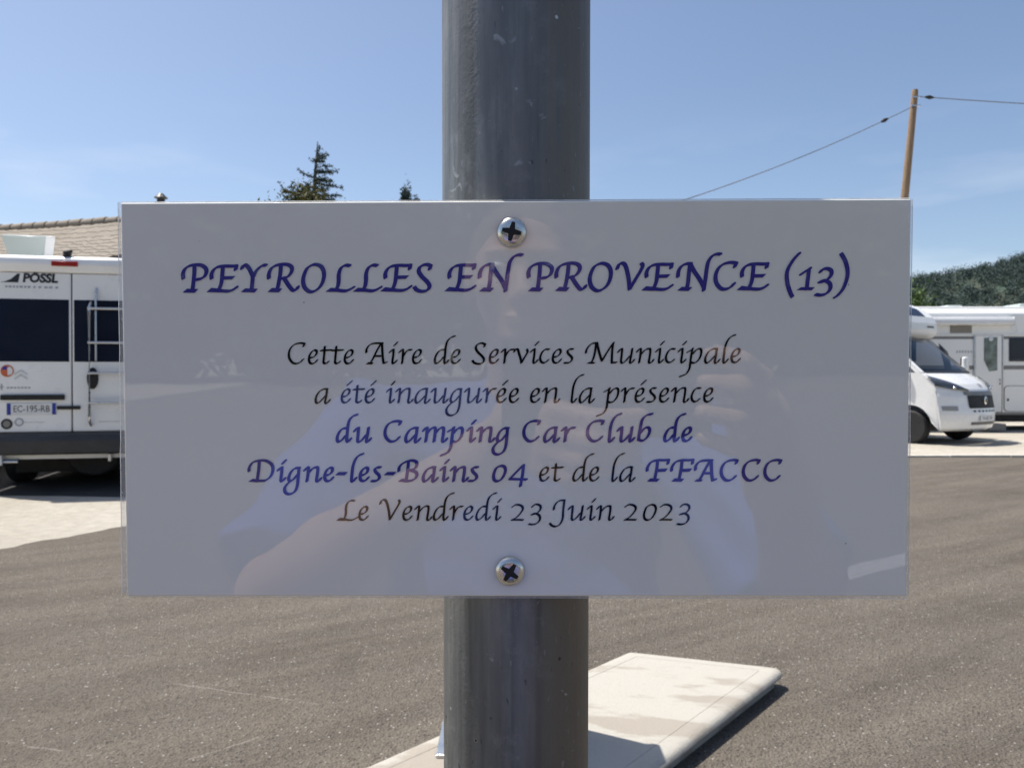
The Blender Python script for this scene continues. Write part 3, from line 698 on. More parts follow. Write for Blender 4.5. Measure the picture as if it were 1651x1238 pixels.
# ---- motorhome with overcab, seen from its front right (local: front axle at origin, nose towards +y)
mh = thing('motorhome', 'white overcab motorhome facing right with dark sloping windscreen, parked on pale ground by the kerb', 'motorhome', (8.78, 16.05, 0), R(214))
M['recess_shade'] = plain('recess_shade_grey', (.30, .30, .30), .5)  # flat grey patch: shade of the bumper recess put into its colour
CAB = [(.80, .27, .86, .30), (.93, .32, .93, .36), (.975, .45, .97, .39), (.985, .60, .99, .40), (.965, .70, 1.0, .40), (.94, .80, 1.0, .40), (.915, .95, 1.0, .39), (.885, 1.03, .985, .38),
       (.86, 1.085, .98, .36), (.77, 1.19, .975, .31), (.60, 1.30, .975, .25), (.40, 1.41, .98, .20)]
GLS = [(.40, 1.415, .98, .20), (.10, 1.67, .96, .18), (-.22, 1.93, .94, .15), (-.52, 2.16, .92, .10)]
def cab_pt(row, u, rows):
    r = max(0, min(len(rows) - 1, row)); i = int(r); f = r - i; a = rows[i]; b = rows[min(i + 1, len(rows) - 1)]
    y, z, h, c = [a[k] + (b[k] - a[k]) * f for k in range(4)]
    return (u * h, y - c * abs(u) ** 2.6, z)
def cab_patch(rows, u0, u1, r0, r1, nu=14, nr=12, lift=0.):
    vs = []; fs = []
    for j in range(nr + 1):
        for i in range(nu + 1):
            p = cab_pt(r0 + (r1 - r0) * j / nr, u0 + (u1 - u0) * i / nu, rows); vs.append((p[0], p[1] + lift, p[2] + lift * .4))
    for j in range(nr):
        for i in range(nu): o = j * (nu + 1) + i; fs.append((o, o + 1, o + nu + 2, o + nu + 1))
    return vs, fs
shell = MB().add(*cab_patch(CAB, -1, 1, 0, len(CAB) - 1, 28, 44))
for s in (-1, 1):                                              # cab sides with wheel arch
    e = [cab_pt(i, s, CAB) for i in range(len(CAB))]
    arch = [(s * 1.0, .44 * math.cos(a), .335 + .44 * math.sin(a)) for a in [math.pi * k / 14 for k in range(15)]]
    arch = [p for p in arch if p[2] > .36]
    side = [(s * 1.0, p[1], max(p[2], .33)) if 3 <= i <= 7 else (p[0], p[1], p[2]) for i, p in enumerate(e)]
    side += [(s * .97, .18, 1.415), (s * .985, -1.25, 1.43), (s * 1.0, -1.25, .36)]
    pts = [p for p in side] + [(s * 1.0, -.44, .36)] + list(reversed(arch)) + [(s * .97, .55, .30)]
    shell.add(pts, [tuple(range(len(pts)))])
    shell.add([(s * .92, -.64, 2.16), (s * .92, -1.25, 2.2), (s * .985, -1.25, 1.43), (s * .98, -1.17, 1.43), (s * .925, -1.17, 2.1)], [(0, 1, 2, 3, 4)])
    gl_ = cab_pt(0, s, GLS); gt = cab_pt(3, s, GLS)
    a0 = Vector(gl_); a1 = Vector(gt); off = Vector((0, -.10, 0))
    shell.add([a0, a1, a1 + off, a0 + off], [(0, 1, 2, 3)])    # A pillars
shell.build('cab', M['white_paint'], mh, smooth=40, weld=False)
MB().add(*cab_patch(GLS, -.93, .93, .06, 2.96, 14, 6, .004)).build('windscreen', M['clear_glass'], mh, smooth=60)
for s in (-1, 1):
    MB().add(*cab_patch(GLS, s * .93, s, .0, 3, 2, 6, .006)).build('windscreen_pillar', M['white_paint'], mh, smooth=60)
    MB().add([(s * .97, -.14, 1.42), (s * .97, -.28, 1.42), (s * .93, -.42, 2.06), (s * .94, -.24, 1.88), (s * .94, -.14, 1.42), (s * .94, -.28, 1.42), (s * .90, -.42, 2.06), (s * .91, -.24, 1.88)], BOX).build('door_pillar', M['interior'], mh)
    MB().add([(s * .96, .15, 1.40), (s * .97, -1.24, 1.43), (s * .96, -1.24, 1.52), (s * .95, .1, 1.50), (s * .93, .15, 1.40), (s * .94, -1.24, 1.43), (s * .93, -1.24, 1.52), (s * .92, .1, 1.50)], BOX).build('door_trim', M['interior'], mh)
MB().add(*cab_patch(GLS, -.9, .9, -.0, .1, 14, 2, .012)).build('wiper_cowl', M['dark_plastic'], mh)
for s in (-1, 1):
    hl = MB(); vv = []; ff = []
    for i in range(11):                                        # lamp sweeps up and back towards the wing
        u = .46 + .545 * i / 10; q = i / 10
        for j in range(7):
            r0, r1 = 7.1 + 1.5 * q, 7.8 + 2.75 * q ** .8; p = cab_pt(r0 + (r1 - r0) * j / 6, s * min(u, 1.0), CAB); bul = .022 + .022 * math.sin(math.pi * j / 6)
            vv.append((p[0] * (1 + bul * (1 if u > .9 else .3)), p[1] + bul, p[2] + bul * .5))
    for i in range(10):
        for j in range(6): o = i * 7 + j; ff.append((o, o + 7, o + 8, o + 1))
    hl.add(vv, ff)
    h = hl.build('headlight', plain('lamp_glass', (.06, .07, .085), .08, var=.3, scale=30, coat=1.), mh, smooth=60)
    MB().ell((s * .74, .735, 1.12), (.035, .03, .028)).build('lamp_bowl', M['chrome'], h, smooth=60)
    MB().ell((s * .955, .36, 1.30), (.022, .05, .022)).build('indicator', M['plate_white'], h, smooth=60)
MB().add(*cab_patch(CAB, -.50, .50, 4.15, 6.15, 14, 5, .012)).build('grille', M['black_plastic'], mh, smooth=60)
MB().add(*cab_patch(CAB, -.56, .56, 6.25, 7.2, 14, 3, .014)).build('grille_bar', M['grey_stripe'], mh, smooth=60)
em = MB().ell((0, .965, .87), (.06, .012, .085)).build('emblem', M['chrome'], mh, smooth=60)
MB().box(-.016, .016, .976, .982, .83, .91).build('emblem_mark', M['dark_mark'], em)
for k in range(7): MB().add(*cab_patch(CAB, -.43 + k * .13, -.36 + k * .13, 3.45, 3.75, 2, 2, .006)).build('air_slot', M['black_plastic'], mh)
MB().add(*cab_patch(CAB, -.48, .48, 1.55, 2.0, 10, 2, .006)).build('lower_vent', M['grey_plastic'], mh)
for s in (-1, 1): MB().add(*cab_patch(CAB, s * .72, s * .96, 3.7, 4.6, 6, 3, .006)).build('fog_recess_shade', M['recess_shade'], mh)
np_ = MB().box(-.26, .26, .992, 1.0, .46, .57).build('number_plate', M['plate_white'], mh, bevel=.003)
text_obj('plate_lettering', 'FV-407-FV', .10, M['dark_mark'], np_, (0, 1.001, .515), (R(90), 0, R(180)), xs=.9)
# short stripe marks on the bonnet
for k in range(2): MB().add(*cab_patch(CAB, -.10 - k * .07, -.07 - k * .07, 8.3, 9.1, 2, 3, .004)).build('bonnet_mark', M['grey_stripe'], mh)
# inside of the cab
MB().box(-.9, .9, -.02, .22, 1.1, 1.36).build('dashboard', M['interior'], mh, bevel=.03)
for s in (-1, 1):
    st_ = MB().box(s * .45 - .24, s * .45 + .24, -1.05, -.9, .9, 1.62).build('seat', M['interior'], mh, bevel=.05)
    MB().box(s * .45 - .13, s * .45 + .13, -1.03, -.92, 1.66, 1.88).build('headrest', M['interior'], st_, bevel=.04)
MB().lathe([(.19, -.012), (.2, 0), (.19, .012), (.18, 0)], axis=1, n=24).build('steering_wheel', M['black_plastic'], mh, smooth=50, loc=(.45, -.28, 1.36))
for s in (-1, 1):
    wheel(mh, s * .9, 0, out=s); wheel(mh, s * .93, -4.0, out=s)
    dy = -.28 if s > 0 else 0
    mr = MB().box(s * 1.06 - .09, s * 1.06 + .09, .02 + dy, .12 + dy, 1.46, 1.76).build('mirror', M['white_paint'], mh, bevel=.045, seg=3)
    MB().box(s * 1.06 - .075, s * 1.06 + .075, dy, .021 + dy, 1.48, 1.74).build('mirror_back', M['black_plastic'], mr, bevel=.006)
    MB().tube([(s * .93, dy, 1.48), (s * 1.04, .06 + dy, 1.5)], .03).build('mirror_arm', M['black_plastic'], mh)
# coachwork with rounded overcab
cw = [(-1.25, 2.17), (-.90, 2.15), (-.60, 2.20), (-.53, 2.31), (-.54, 2.50), (-.62, 2.64), (-.82, 2.82), (-1.1, 2.95), (-1.6, 3.0), (-5.3, 3.0), (-5.3, .42), (-1.25, .42)]
MB().prism(cw, 0, -1.12, 1.12).build('coachwork', M['camper_wall'], mh, bevel=.07, seg=3)
MB().box(-.9, .9, -1.24, -1.20, 1.0, 2.1).build('cab_bulkhead', M['interior'], mh)
ow = MB().prism([(-.65, 2.645), (-.82, 2.805), (-1.1, 2.93), (-1.1, 2.955), (-.81, 2.83), (-.63, 2.66)], 0, -.75, .75).build('overcab_window', M['dark_glass'], mh)
for s in (-1, 1): MB().prism([(-.95, 2.50), (-1.8, 2.50), (-1.8, 2.80), (-1.3, 2.80)], 0, s * 1.121, s * 1.128).build('overcab_side_window', M['dark_glass'], mh)
for k in range(4): MB().box(-.92 + k * .07, -.87 + k * .07, -.538, -.530, 2.40, 2.44).build('letter', M['dark_mark'], mh)
MB().box(-.78, .78, -1.25, -.86, 2.08, 2.12).build('roof_lining', M['interior'], mh)
MB().prism([(-1.25, 2.168), (-.90, 2.146), (-.70, 2.20), (-.70, 2.19), (-.90, 2.12), (-1.25, 2.14)], 0, -1.05, 1.05).build('overcab_underside', M['grey_plastic'], mh)
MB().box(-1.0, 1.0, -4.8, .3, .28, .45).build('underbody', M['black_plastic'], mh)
for s in (-1, 1): MB().box(s * 1.121 - .004, s * 1.121 + .004, -4.6, -3.6, 1.5, 2.1).build('side_window', M['dark_glass'], mh)

# ---- long coachbuilt motorhome side-on behind it (local: side towards camera at y = 0, x along the side)
c2 = thing('coachbuilt_motorhome', 'long white coachbuilt motorhome side-on behind the overcab one, with rolled awning, door and hatch', 'motorhome', (12.0, 19.2, 0))
Y0 = 0.
body = [(0, .42), (2.25, .42), (2.25, 2.90), (2.12, 3.03), (.13, 3.03), (0, 2.90)]
MB().prism([(a, b) for a, b in body], 0, -3.6, 3.6).build('body', M['camper_wall'], c2, bevel=.05, seg=3)
def face(name, x0, x1, z0, z1, mat, proud=.006, bevel=.0, par=c2):
    return MB().box(x0, x1, -proud, .002, z0, z1).build(name, mat, par, bevel=bevel)
aw = MB().prism([(-.16, 2.62), (-.17, 2.72), (-.13, 2.80), (0.01, 2.82), (0.01, 2.66), (-.03, 2.60)], 0, -2.6, .33).build('awning', M['white_paint'], c2, bevel=.02)
MB().box(.33, .36, -.16, .0, 2.61, 2.81).build('awning_cap', M['plate_white'], aw, bevel=.02)
MB().prism([(.36, 2.85), (.36, 2.52), (.44, 2.44), (.52, 2.44), (.52, 2.52), (.45, 2.70)], 1, -.01, .003).build('curved_trim', M['white_paint'], c2)
face('fridge_vent', -1.16, -.62, 2.42, 2.66, plain('vent_grey', (.25, .225, .195), .6), .012, .004)
for z0, z1 in ((2.27, 2.34), (1.52, 1.62)):
    for x0, x1 in ((-3.55, -.565), (.145, 3.55)):
        face('stripe', x0, x1, z0, z1, M['grey_stripe'], .003)
face('rain_rail', -2.9, 3.5, 2.37, 2.40, M['white_paint'], .02, .004)
dr = face('door', -.54, .12, .47, 2.36, M['camper_wall'], .022, .012)
for x0, x1 in ((-.575, -.545), (.125, .155)): MB().box(x0, x1, -.03, .002, .45, 2.38).build('door_frame', M['aluminium'], c2, bevel=.005)
t = NT('tinted_door_glass'); f = t.noise(5, 4); t.set(color=t.mix(t.ramp(f, .35, .65), (.05, .065, .062), (.20, .25, .235)), rough=.12, coat=.6)
MB().prism([(-.33, 1.75), (-.33, 2.30), (.0, 2.32), (.0, 1.50), (-.20, 1.47)], 1, -.032, -.02).build('door_window', t.m, dr, bevel=.008)
MB().tube([(.06, -.03, 1.28), (.06, -.06, 1.22), (.06, -.03, 1.15)], .014).build('door_handle', M['black_plastic'], dr)
MB().lathe([(.05, -.055), (.05, -.02), (0, -.02)], c=(-.17, 0, 2.27), axis=1, n=20).build('door_lamp', M['plate_white'], dr)
wnw = face('window', .30, 1.55, 1.72, 2.30, M['dark_glass'], .03, .02)
MB().box(.34, 1.51, -.033, -.03, 1.755, 1.765).build('window_catch', M['grey_plastic'], wnw)
face('window', -2.9, -2.0, 1.72, 2.30, M['dark_glass'], .03, .02)
rt = MB(); x0, x1, z0, z1 = .18, 1.35, .48, 1.12
rp = round_poly([(x0, z0), (x1, z0), (x1, z1), (x0, z1)], .1)
MB().prism(rp, 1, -.012, .002).build('hatch_rim', M['grey_stripe'], c2)
hh = MB().prism(offset_poly(rp, .013), 1, -.02, .002).build('hatch', M['camper_wall'], c2)
MB().box(.25, .29, -.03, -.019, .74, .80).build('hatch_lock', M['black_plastic'], hh)
face('skirt', -3.55, 3.55, .40, .46, M['grey_stripe'], .012)
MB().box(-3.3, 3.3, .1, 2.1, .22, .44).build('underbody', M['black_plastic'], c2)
MB().box(-3.2, 3.3, .25, 1.9, 3.02, 3.10).build('roof_ledge', M['camper_wall'], c2, bevel=.03)
MB().box(.9, 1.5, .5, 1.2, 3.09, 3.2).build('roof_light', M['milky'], c2, bevel=.03)
MB().box(-.9, -.5, .6, 1.0, 3.09, 3.17).build('roof_light', M['milky'], c2, bevel=.03)
for k in range(7): MB().box(-1.0 + k * .07, -.965 + k * .07, -.004, .001, 1.93, 1.99).build('letter', M['mid_mark'], c2)
for x in (-2.2, 2.35):
    for y, s in ((.12, -1), (2.1, 1)):
        o = MB().lathe([(.2, -.1), (.3, -.1), (.335, -.06), (.335, .06), (.3, .1), (.2, .1)], axis=1, n=30).build('wheel', M['rubber'], c2, smooth=40, loc=(x, y, .335))
        MB().lathe([(.21, s * .08), (.2, s * .1), (.08, s * .06), (0, s * .07)], axis=1, n=24).build('rim', M['alloy'], o, smooth=40)
# small items on the ground by the door
MB().box(-.45, -.02, -.42, -.12, .02, .2).build('door_step', M['grey_stripe'], c2, bevel=.01)

# ---------------------------------------------------------------- utility pole and its cables
t = NT('weathered_wood'); vec = t.mapped(scale=(14, 14, .7)); f = t.noise(3, 6, .65, vec)
t.set(color=t.mix(t.ramp(f, .3, .7), (.15, .095, .055), (.34, .235, .145)), rough=.85); t.bump(f, .5, .02)
up = thing('utility_pole', 'leaning brown wooden utility pole behind the motorhomes', 'utility pole', (11.5, 24, 0))
MB().tube([(0, 0, 0), (.46, 0, 5), (.94, 0, 10.14), (.943, 0, 10.2)], [.15, .125, .095, .08], 16).build('shaft', t.m, up, smooth=40)
MB().box(.80, 1.06, -.10, -.07, 9.93, 9.97).build('bracket', M['aluminium'], up)
MB().box(.78, 1.06, -.12, -.06, 9.66, 9.70).build('bracket', M['aluminium'], up)
M['cable'] = plain('cable_sheath', (.11, .125, .15), .6)
def cable(name, a, b, sag, r, label, fitting):
    a, b = Vector(a), Vector(b); th = thing(name, label, 'cable', a)
    f = lambda u: (b - a) * u - Vector((0, 0, 4 * sag * u * (1 - u)))
    MB().tube([f(k / 48) for k in range(49)], r, 6).build('line', M['cable'], th, smooth=60)
    p, q = f(fitting), f(fitting + .012); MB().tube([p, p * .5 + q * .5, q], [.03, .065, .03], 8).build('clamp', M['black_plastic'], th, smooth=60)
cable('overhead_cable', (12.42, 23.92, 9.7), (-6.2, 19.4, 3.6), .90, .015, 'thin dark cable sloping down to the left from the wooden pole', .052)
cable('overhead_cable', (12.46, 23.92, 9.97), (34, 24.5, 9.9), .34, .015, 'thin dark cable running nearly level to the right from the wooden pole', .012)

# ---------------------------------------------------------------- house with tiled roof
t = NT('canal_tiles')
ty = t.mapped(scale=(1, 1, 1)); a = t.noise(1.1, 6, .65); b = t.noise(7, 5, .6); cells = t.voro(3.2, 'Color', t.mapped(scale=(1.7, .8, .8)))
cs = t.new('ShaderNodeSeparateColor'); t.l.new(cells, cs.inputs[0])
c = t.mix(t.ramp(cs.outputs[0], 0, 1), (.22, .185, .145), (.28, .235, .185)); c = t.mix(t.ramp(a, .35, .7, 0, .7), c, (.235, .21, .175)); c = t.mix(t.ramp(b, .5, .75, 0, .4), c, (.32, .285, .24))
t.set(color=c, rough=.9); t.bump(b, .3, .02); M['tiles'] = t.m
hs = thing('house', 'low house with weathered tan tiled roof behind the camper van', 'house', (-8.2, 20, -.16), R(-16))
wall = plain('rendered_wall', (.55, .48, .38), .9, var=.12, scale=2, bump=.1)
MB().prism([(-2.8, 0), (2.8, 0), (2.8, 3.82), (0, 5.5), (-2.8, 3.82)], 0, -8.0, 2.3).build('wall', wall, hs)
def slope(s, x0, x1, y_e, z_e, y_r, z_r):
    nx, ny = int((x1 - x0) / .0375), max(4, int(math.hypot(y_r - y_e, z_r - z_e) / .34)); vs = []; fs = []
    for j in range(ny + 1):
        for row in range(2 if 0 < j < ny else 1):
            q = j / ny
            lift = .012 if row == 1 else .0
            for i in range(nx + 1):
                x = x0 + (x1 - x0) * i / nx; w = .018 * abs(math.sin(math.pi * (x - x0) / .21 + .3 * math.sin(j * 2.1))) + .010 * math.sin(x * 13.1 + j * 7.7) + .02 * math.sin(x * 1.1 + j)
                vs.append((x, y_e + (y_r - y_e) * q, z_e + (z_r - z_e) * q + w + lift * (1 if row else 0)))
    rows = len(vs) // (nx + 1)
    for j in range(rows - 1):
        for i in range(nx): o = j * (nx + 1) + i; fs.append((o, o + 1, o + nx + 2, o + nx + 1))
    return MB().add(vs, fs)
rf = MB()
for s in (-1, 1):
    q = slope(s, -8.3, 2.6, s * 3.2, 3.70, s * .02, 5.62); rf.add(q.v, q.f)
roof = rf.build('roof', M['tiles'], hs, smooth=50, weld=False)
rd = MB()
for k in range(27): rd.lathe([(.13, 0), (.15, .38), (.10, .42)], c=(-8.3 + k * .4, 0, 5.62 + random.uniform(-.012, .012)), axis=0, n=10)
rd.build('ridge_tiles', M['tiles'], roof, smooth=40)
ch_ = MB().tube([(0, 0, 5.4), (0, 0, 7.05)], .10, 12); ch_.tube([(0, 0, 7.08), (0, 0, 7.2)], [.17, .05], 12); ch_.tube([(-.12, 0, 6.95), (-.3, 0, 6.9)], .05, 8)
ch_.build('chimney', M['dark_plastic'], hs, loc=(-.75, -.3, -1.0))
# lower wing whose pale eave shows below the main roof
lw = slope(-1, -4.4, 1.5, -4.6, 3.75, -2.2, 4.75); lw.build('porch_roof', M['tiles'], hs, smooth=50, weld=False)
MB().box(-4.3, 1.4, -4.2, -2.8, 0, 3.7).build('porch', wall, hs)
for x in (-6.4, 1.9): MB().box(x - .5, x + .5, -2.83, -2.79, 1.2, 2.4).build('window', M['dark_glass'], hs)

# ---------------------------------------------------------------- vegetation
def foliage_mat(name, c0, c1, c2_, sc=1.2):
    t = NT(name); f = t.noise(sc, 3); g = t.noise(sc * 7, 2)
    c = t.mix(t.ramp(f, .35, .65), c0, c1); c = t.mix(t.ramp(g, .5, .75, 0, .8), c, c2_)
    t.set(color=c, rough=.65, spec=.25); return t.m
M['needles'] = foliage_mat('cedar_needles', (.030, .052, .050), (.050, .075, .068), (.080, .11, .095))
M['olive_leaf'] = foliage_mat('olive_leaves', (.060, .070, .022), (.105, .105, .035), (.16, .135, .05))
M['green_leaf'] = foliage_mat('green_leaves', (.035, .075, .02), (.07, .12, .03), (.12, .17, .05))
M['bark'] = plain('bark', (.09, .07, .055), .9, var=.3, bump=.3)
def leaf_quads(cs, size, up=.3):
    """small randomly turned leaf faces at the points cs"""
    cs = np.asarray(cs); n = len(cs); d = rng.normal(size=(n, 3)); d /= np.linalg.norm(d, axis=1)[:, None]
    e = np.cross(d, rng.normal(size=(n, 3))); e /= np.linalg.norm(e, axis=1)[:, None]
    s = size * rng.uniform(.6, 1.4, (n, 1)); V = np.stack([cs - d * s, cs + e * s * .45, cs + d * s, cs - e * s * .45], 1).reshape(-1, 3)
    return V, np.arange(4 * n).reshape(-1, 4)
def crown_points(c, r, nclump, nleaf, spread=.28, hollow=.35):
    out = []
    for k in range(nclump):
        d = rng.normal(size=3); d /= np.linalg.norm(d); q = (hollow + (1 - hollow) * rng.random() ** .5)
        ctr = np.array(c) + d * np.array(r) * q; out.append(ctr + rng.normal(size=(nleaf, 3)) * np.array(r) * spread * rng.uniform(.5, 1.1))
    return np.concatenate(out)
def tree(name, label, base, height, crown, leafmat, size, nclump, nleaf, group=None):
    """crown: list of (centre, radii) relative to the base"""
    th = thing(name, label, 'tree', base, group=group)
    tr = MB().tube([(0, 0, 0), (.1, .05, height * .35), (.05, -.05, height * .7), (0, 0, height * .92)], [height * .028, height * .02, height * .012, height * .004], 10)
    for c_, r_ in crown:
        for k in range(4):
            a = random.random() * 6.3; tr.tube([(.05, 0, c_[2] - r_[2] * .5), (c_[0] + r_[0] * .35 * math.cos(a), c_[1] + r_[1] * .35 * math.sin(a), c_[2]), (c_[0] + r_[0] * .8 * math.cos(a), c_[1] + r_[1] * .8 * math.sin(a), c_[2] + r_[2] * .3)], [height * .01, height * .006, .01], 6)
    tr.build('trunk', M['bark'], th, smooth=60)
    pts = np.concatenate([crown_points(c_, r_, nclump, nleaf) for c_, r_ in crown]); V, F = leaf_quads(pts, size)
    np_mesh('crown', V, F, leafmat, th); return th
# cedar whose sparse top rises above the plaque
cd = thing('cedar_tree', 'sparse-topped dark cedar rising above the left half of the plaque', 'tree', (-11.5, 45, 0))
tk = MB().tube([(0, 0, 0), (.0, 0, 6), (0, 0, 11), (.1, 0, 13.2), (.25, 0, 15.0)], [.38, .28, .16, .09, .025], 10)
bp = []
S45 = 45 / 1250 / 5.896                                        # crop pixels of the study -> metres at 45 m
def bz(v): return 1.3 + (610 - 220 - v / 5.896) / 1250 * 45
def bx_(u): return (420 + u / 5.896 - 825) / 1250 * 45 + 11.5
BR = [((545, 165), (570, 100), .25), ((540, 190), (640, 170), .3), ((540, 230), (485, 238), .35), ((545, 225), (625, 195), .4), ((540, 250), (610, 240), .35), ((600, 285), (698, 290), .16), ((535, 300), (600, 285), .12), ((530, 335), (735, 335), .3), ((525, 345), (680, 352), .25),
      ((520, 400), (430, 370), .22), ((430, 370), (355, 312), .2), ((520, 410), (690, 435), .35), ((520, 420), (640, 395), .35), ((520, 450), (690, 470), .3), ((690, 470), (778, 495), .2), ((778, 495), (785, 475), .12),
      ((515, 500), (640, 505), .45), ((515, 500), (440, 455), .4), ((515, 540), (400, 500), .4), ((510, 560), (240, 530), .3), ((240, 530), (185, 450), .14), ((515, 560), (775, 570), .3), ((515, 600), (300, 600), .5), ((515, 600), (700, 610), .5)]
for (u0, v0), (u1, v1), dens in BR:
    a_ = np.array([bx_(u0), 0, bz(v0)]); b_ = np.array([bx_(u1), 0, bz(v1)]); L = np.linalg.norm(b_ - a_)
    tk.tube([a_, (a_ + b_) / 2 + (0, 0, -.04), b_], [.045, .03, .012], 5)
    for k in range(int(150 * L * dens / .3)):
        q = rng.random(); p = a_ + (b_ - a_) * q + rng.normal(size=3) * np.array([.06, .22, .055]) * (.6 + dens); bp.append(p)
for k in range(150):                                           # unseen lower whorls
    z = rng.uniform(3, 10.6); a = rng.random() * 6.28; L = (12.5 - z) * .42 * rng.uniform(.6, 1)
    e = np.array([L * math.cos(a), L * math.sin(a), z + .3]); tk.tube([(0, 0, z), e * .5 + np.array([0, 0, z * .5]), e], [.05, .035, .012], 5)
    for q in np.linspace(.2, 1, 14): bp += list((np.array([0, 0, z]) * (1 - q) + e * q) + rng.normal(size=(7, 3)) * .16)
tk.build('trunk', plain('grey_bark', (.05, .052, .05), .9, var=.3), cd, smooth=60)
V, F = leaf_quads(bp, .07); np_mesh('crown', V, F, M['needles'], cd)
tree('olive_green_tree', 'olive-green bushy tree in front of the cedar just above the plaque edge', (-10.8, 40, 0), 10.5, [((.18, 0, 9.6), (1.2, 1.4, 1.4)), ((-.3, 0, 8.0), (2.4, 2.2, 2.0)), ((1.0, 0, 7.6), (2.0, 2.0, 2.0)), ((-.4, .2, 6.0), (2.6, 2.4, 2.0))], M['olive_leaf'], .10, 70, 70)
tree('dark_tree', 'dark tree tip just showing above the plaque left of the post', (-6.2, 45, 0), 11.6, [((.05, 0, 11.3), (.30, .3, 1.0)), ((.55, 0, 11.1), (.3, .3, .55)), ((.1, 0, 9.4), (1.3, 1.2, 1.3)), ((0, 0, 7.6), (1.8, 1.6, 1.6))], M['needles'], .085, 36, 50)
tree('leafy_tree', 'small bright green tree beside the overcab motorhome below the wooded hill', (13.3, 26, 0), 3.9, [((.0, 0, 3.4), (.75, .8, .85)), ((-.6, .2, 2.6), (.9, .9, .9)), ((.5, -.1, 2.4), (.8, .8, .8))], M['green_leaf'], .07, 60, 60)

# ---------------------------------------------------------------- wooded hill
def hill_h(x, y):
    ridge = np.interp(x, [45, 160, 225, 250, 268, 290, 310, 330, 420, 560, 700], [2, 38, 53, 58, 62, 65.5, 71, 75, 90, 96, 70])
    return ridge * np.exp(-((y - 470) / 105.) ** 2) * 1.0 + 1.2 * np.sin(x * .09 + y * .05) * np.exp(-((y - 470) / 105.) ** 2)
xs = np.linspace(40, 760, 110); ys = np.linspace(210, 740, 70); X, Y = np.meshgrid(xs, ys); Z = hill_h(X, Y) - .4
V = np.stack([X, Y, Z], -1).reshape(-1, 3); nx = len(xs)
F = np.array([(j * nx + i, j * nx + i + 1, (j + 1) * nx + i + 1, (j + 1) * nx + i) for j in range(len(ys) - 1) for i in range(nx - 1)])
t = NT('hill_soil'); t.set(color=t.mix(t.ramp(t.noise(.08, 5), .4, .65), (.055, .085, .065), (.12, .125, .09)), rough=1.)
hill = structure(np_mesh('hill', V, F, t.m, smooth=True))
vs = []; fs = []
bm = bmesh.new(); bmesh.ops.create_icosphere(bm, subdivisions=2, radius=1); iv = np.array([v.co[:] for v in bm.verts]); if_ = np.array([[v.index for v in f.verts] for f in bm.faces]); bm.free()
cnt = 0; VV = []; FF = []; o = 0
while cnt < 4300:
    x, y = rng.uniform(110, 470), rng.uniform(335, 485)
    if rng.random() < .07: continue
    h = float(hill_h(np.array(x), np.array(y))); r = rng.uniform(1.7, 3.6); hgt = r * rng.uniform(.9, 1.5)
    q = rng.normal(size=(120, 3)); q /= np.linalg.norm(q, axis=1)[:, None]; q *= rng.uniform(.45, 1.1, (120, 1))
    lv, lf = leaf_quads(q * np.array([r, r, hgt]) + np.array([x, y, h + hgt * .75]), .42); VV.append(lv); FF.append(lf + o); o += len(lv); cnt += 1
fm = [foliage_mat('pine_wood', (.038, .066, .064), (.070, .105, .092), (.11, .14, .115), .14), foliage_mat('dark_pine_wood', (.024, .044, .042), (.046, .074, .064), (.075, .10, .08), .14), foliage_mat('pale_pine_wood', (.064, .10, .088), (.10, .14, .115), (.15, .18, .135), .14)]
fo = np_mesh('forest', np.concatenate(VV), np.concatenate(FF), fm)
fo.data.polygons.foreach_set('material_index', np.repeat(rng.choice([0, 0, 1, 1, 2], cnt), 120).astype(np.int32)); fo['kind'] = 'stuff'; fo['label'] = 'dark pine wood covering the hill'; fo['category'] = 'forest'

# ---------------------------------------------------------------- trees behind the camera, reflected in the film of the plaque
src = tree('broad_tree', 'broad dark tree in the row behind the photographer, mirrored in the plaque', (-30, -29, 0), 9.0, [((0, 0, 6.0), (3.4, 3.0, 3.0)), ((1.5, .4, 4.2), (2.8, 2.6, 2.4)), ((-1.6, -.3, 4.0), (2.8, 2.6, 2.6)), ((0, .5, 2.2), (3.2, 2.6, 2.0))], foliage_mat('pale_green_leaves', (.06, .10, .04), (.10, .15, .06), (.16, .2, .09)), .28, 45, 60, group='trees behind the photographer')
for k in range(1, 17):
    c = copy_tree(src); c.location = (-30 + k * 4.1 + random.uniform(-.8, .8), -29 + random.uniform(-3, 3) - (6 if k > 8 else 0), 0); c.rotation_euler.z = random.random() * 6; q = random.uniform(.85, 1.1); c.scale = (q, q, q)

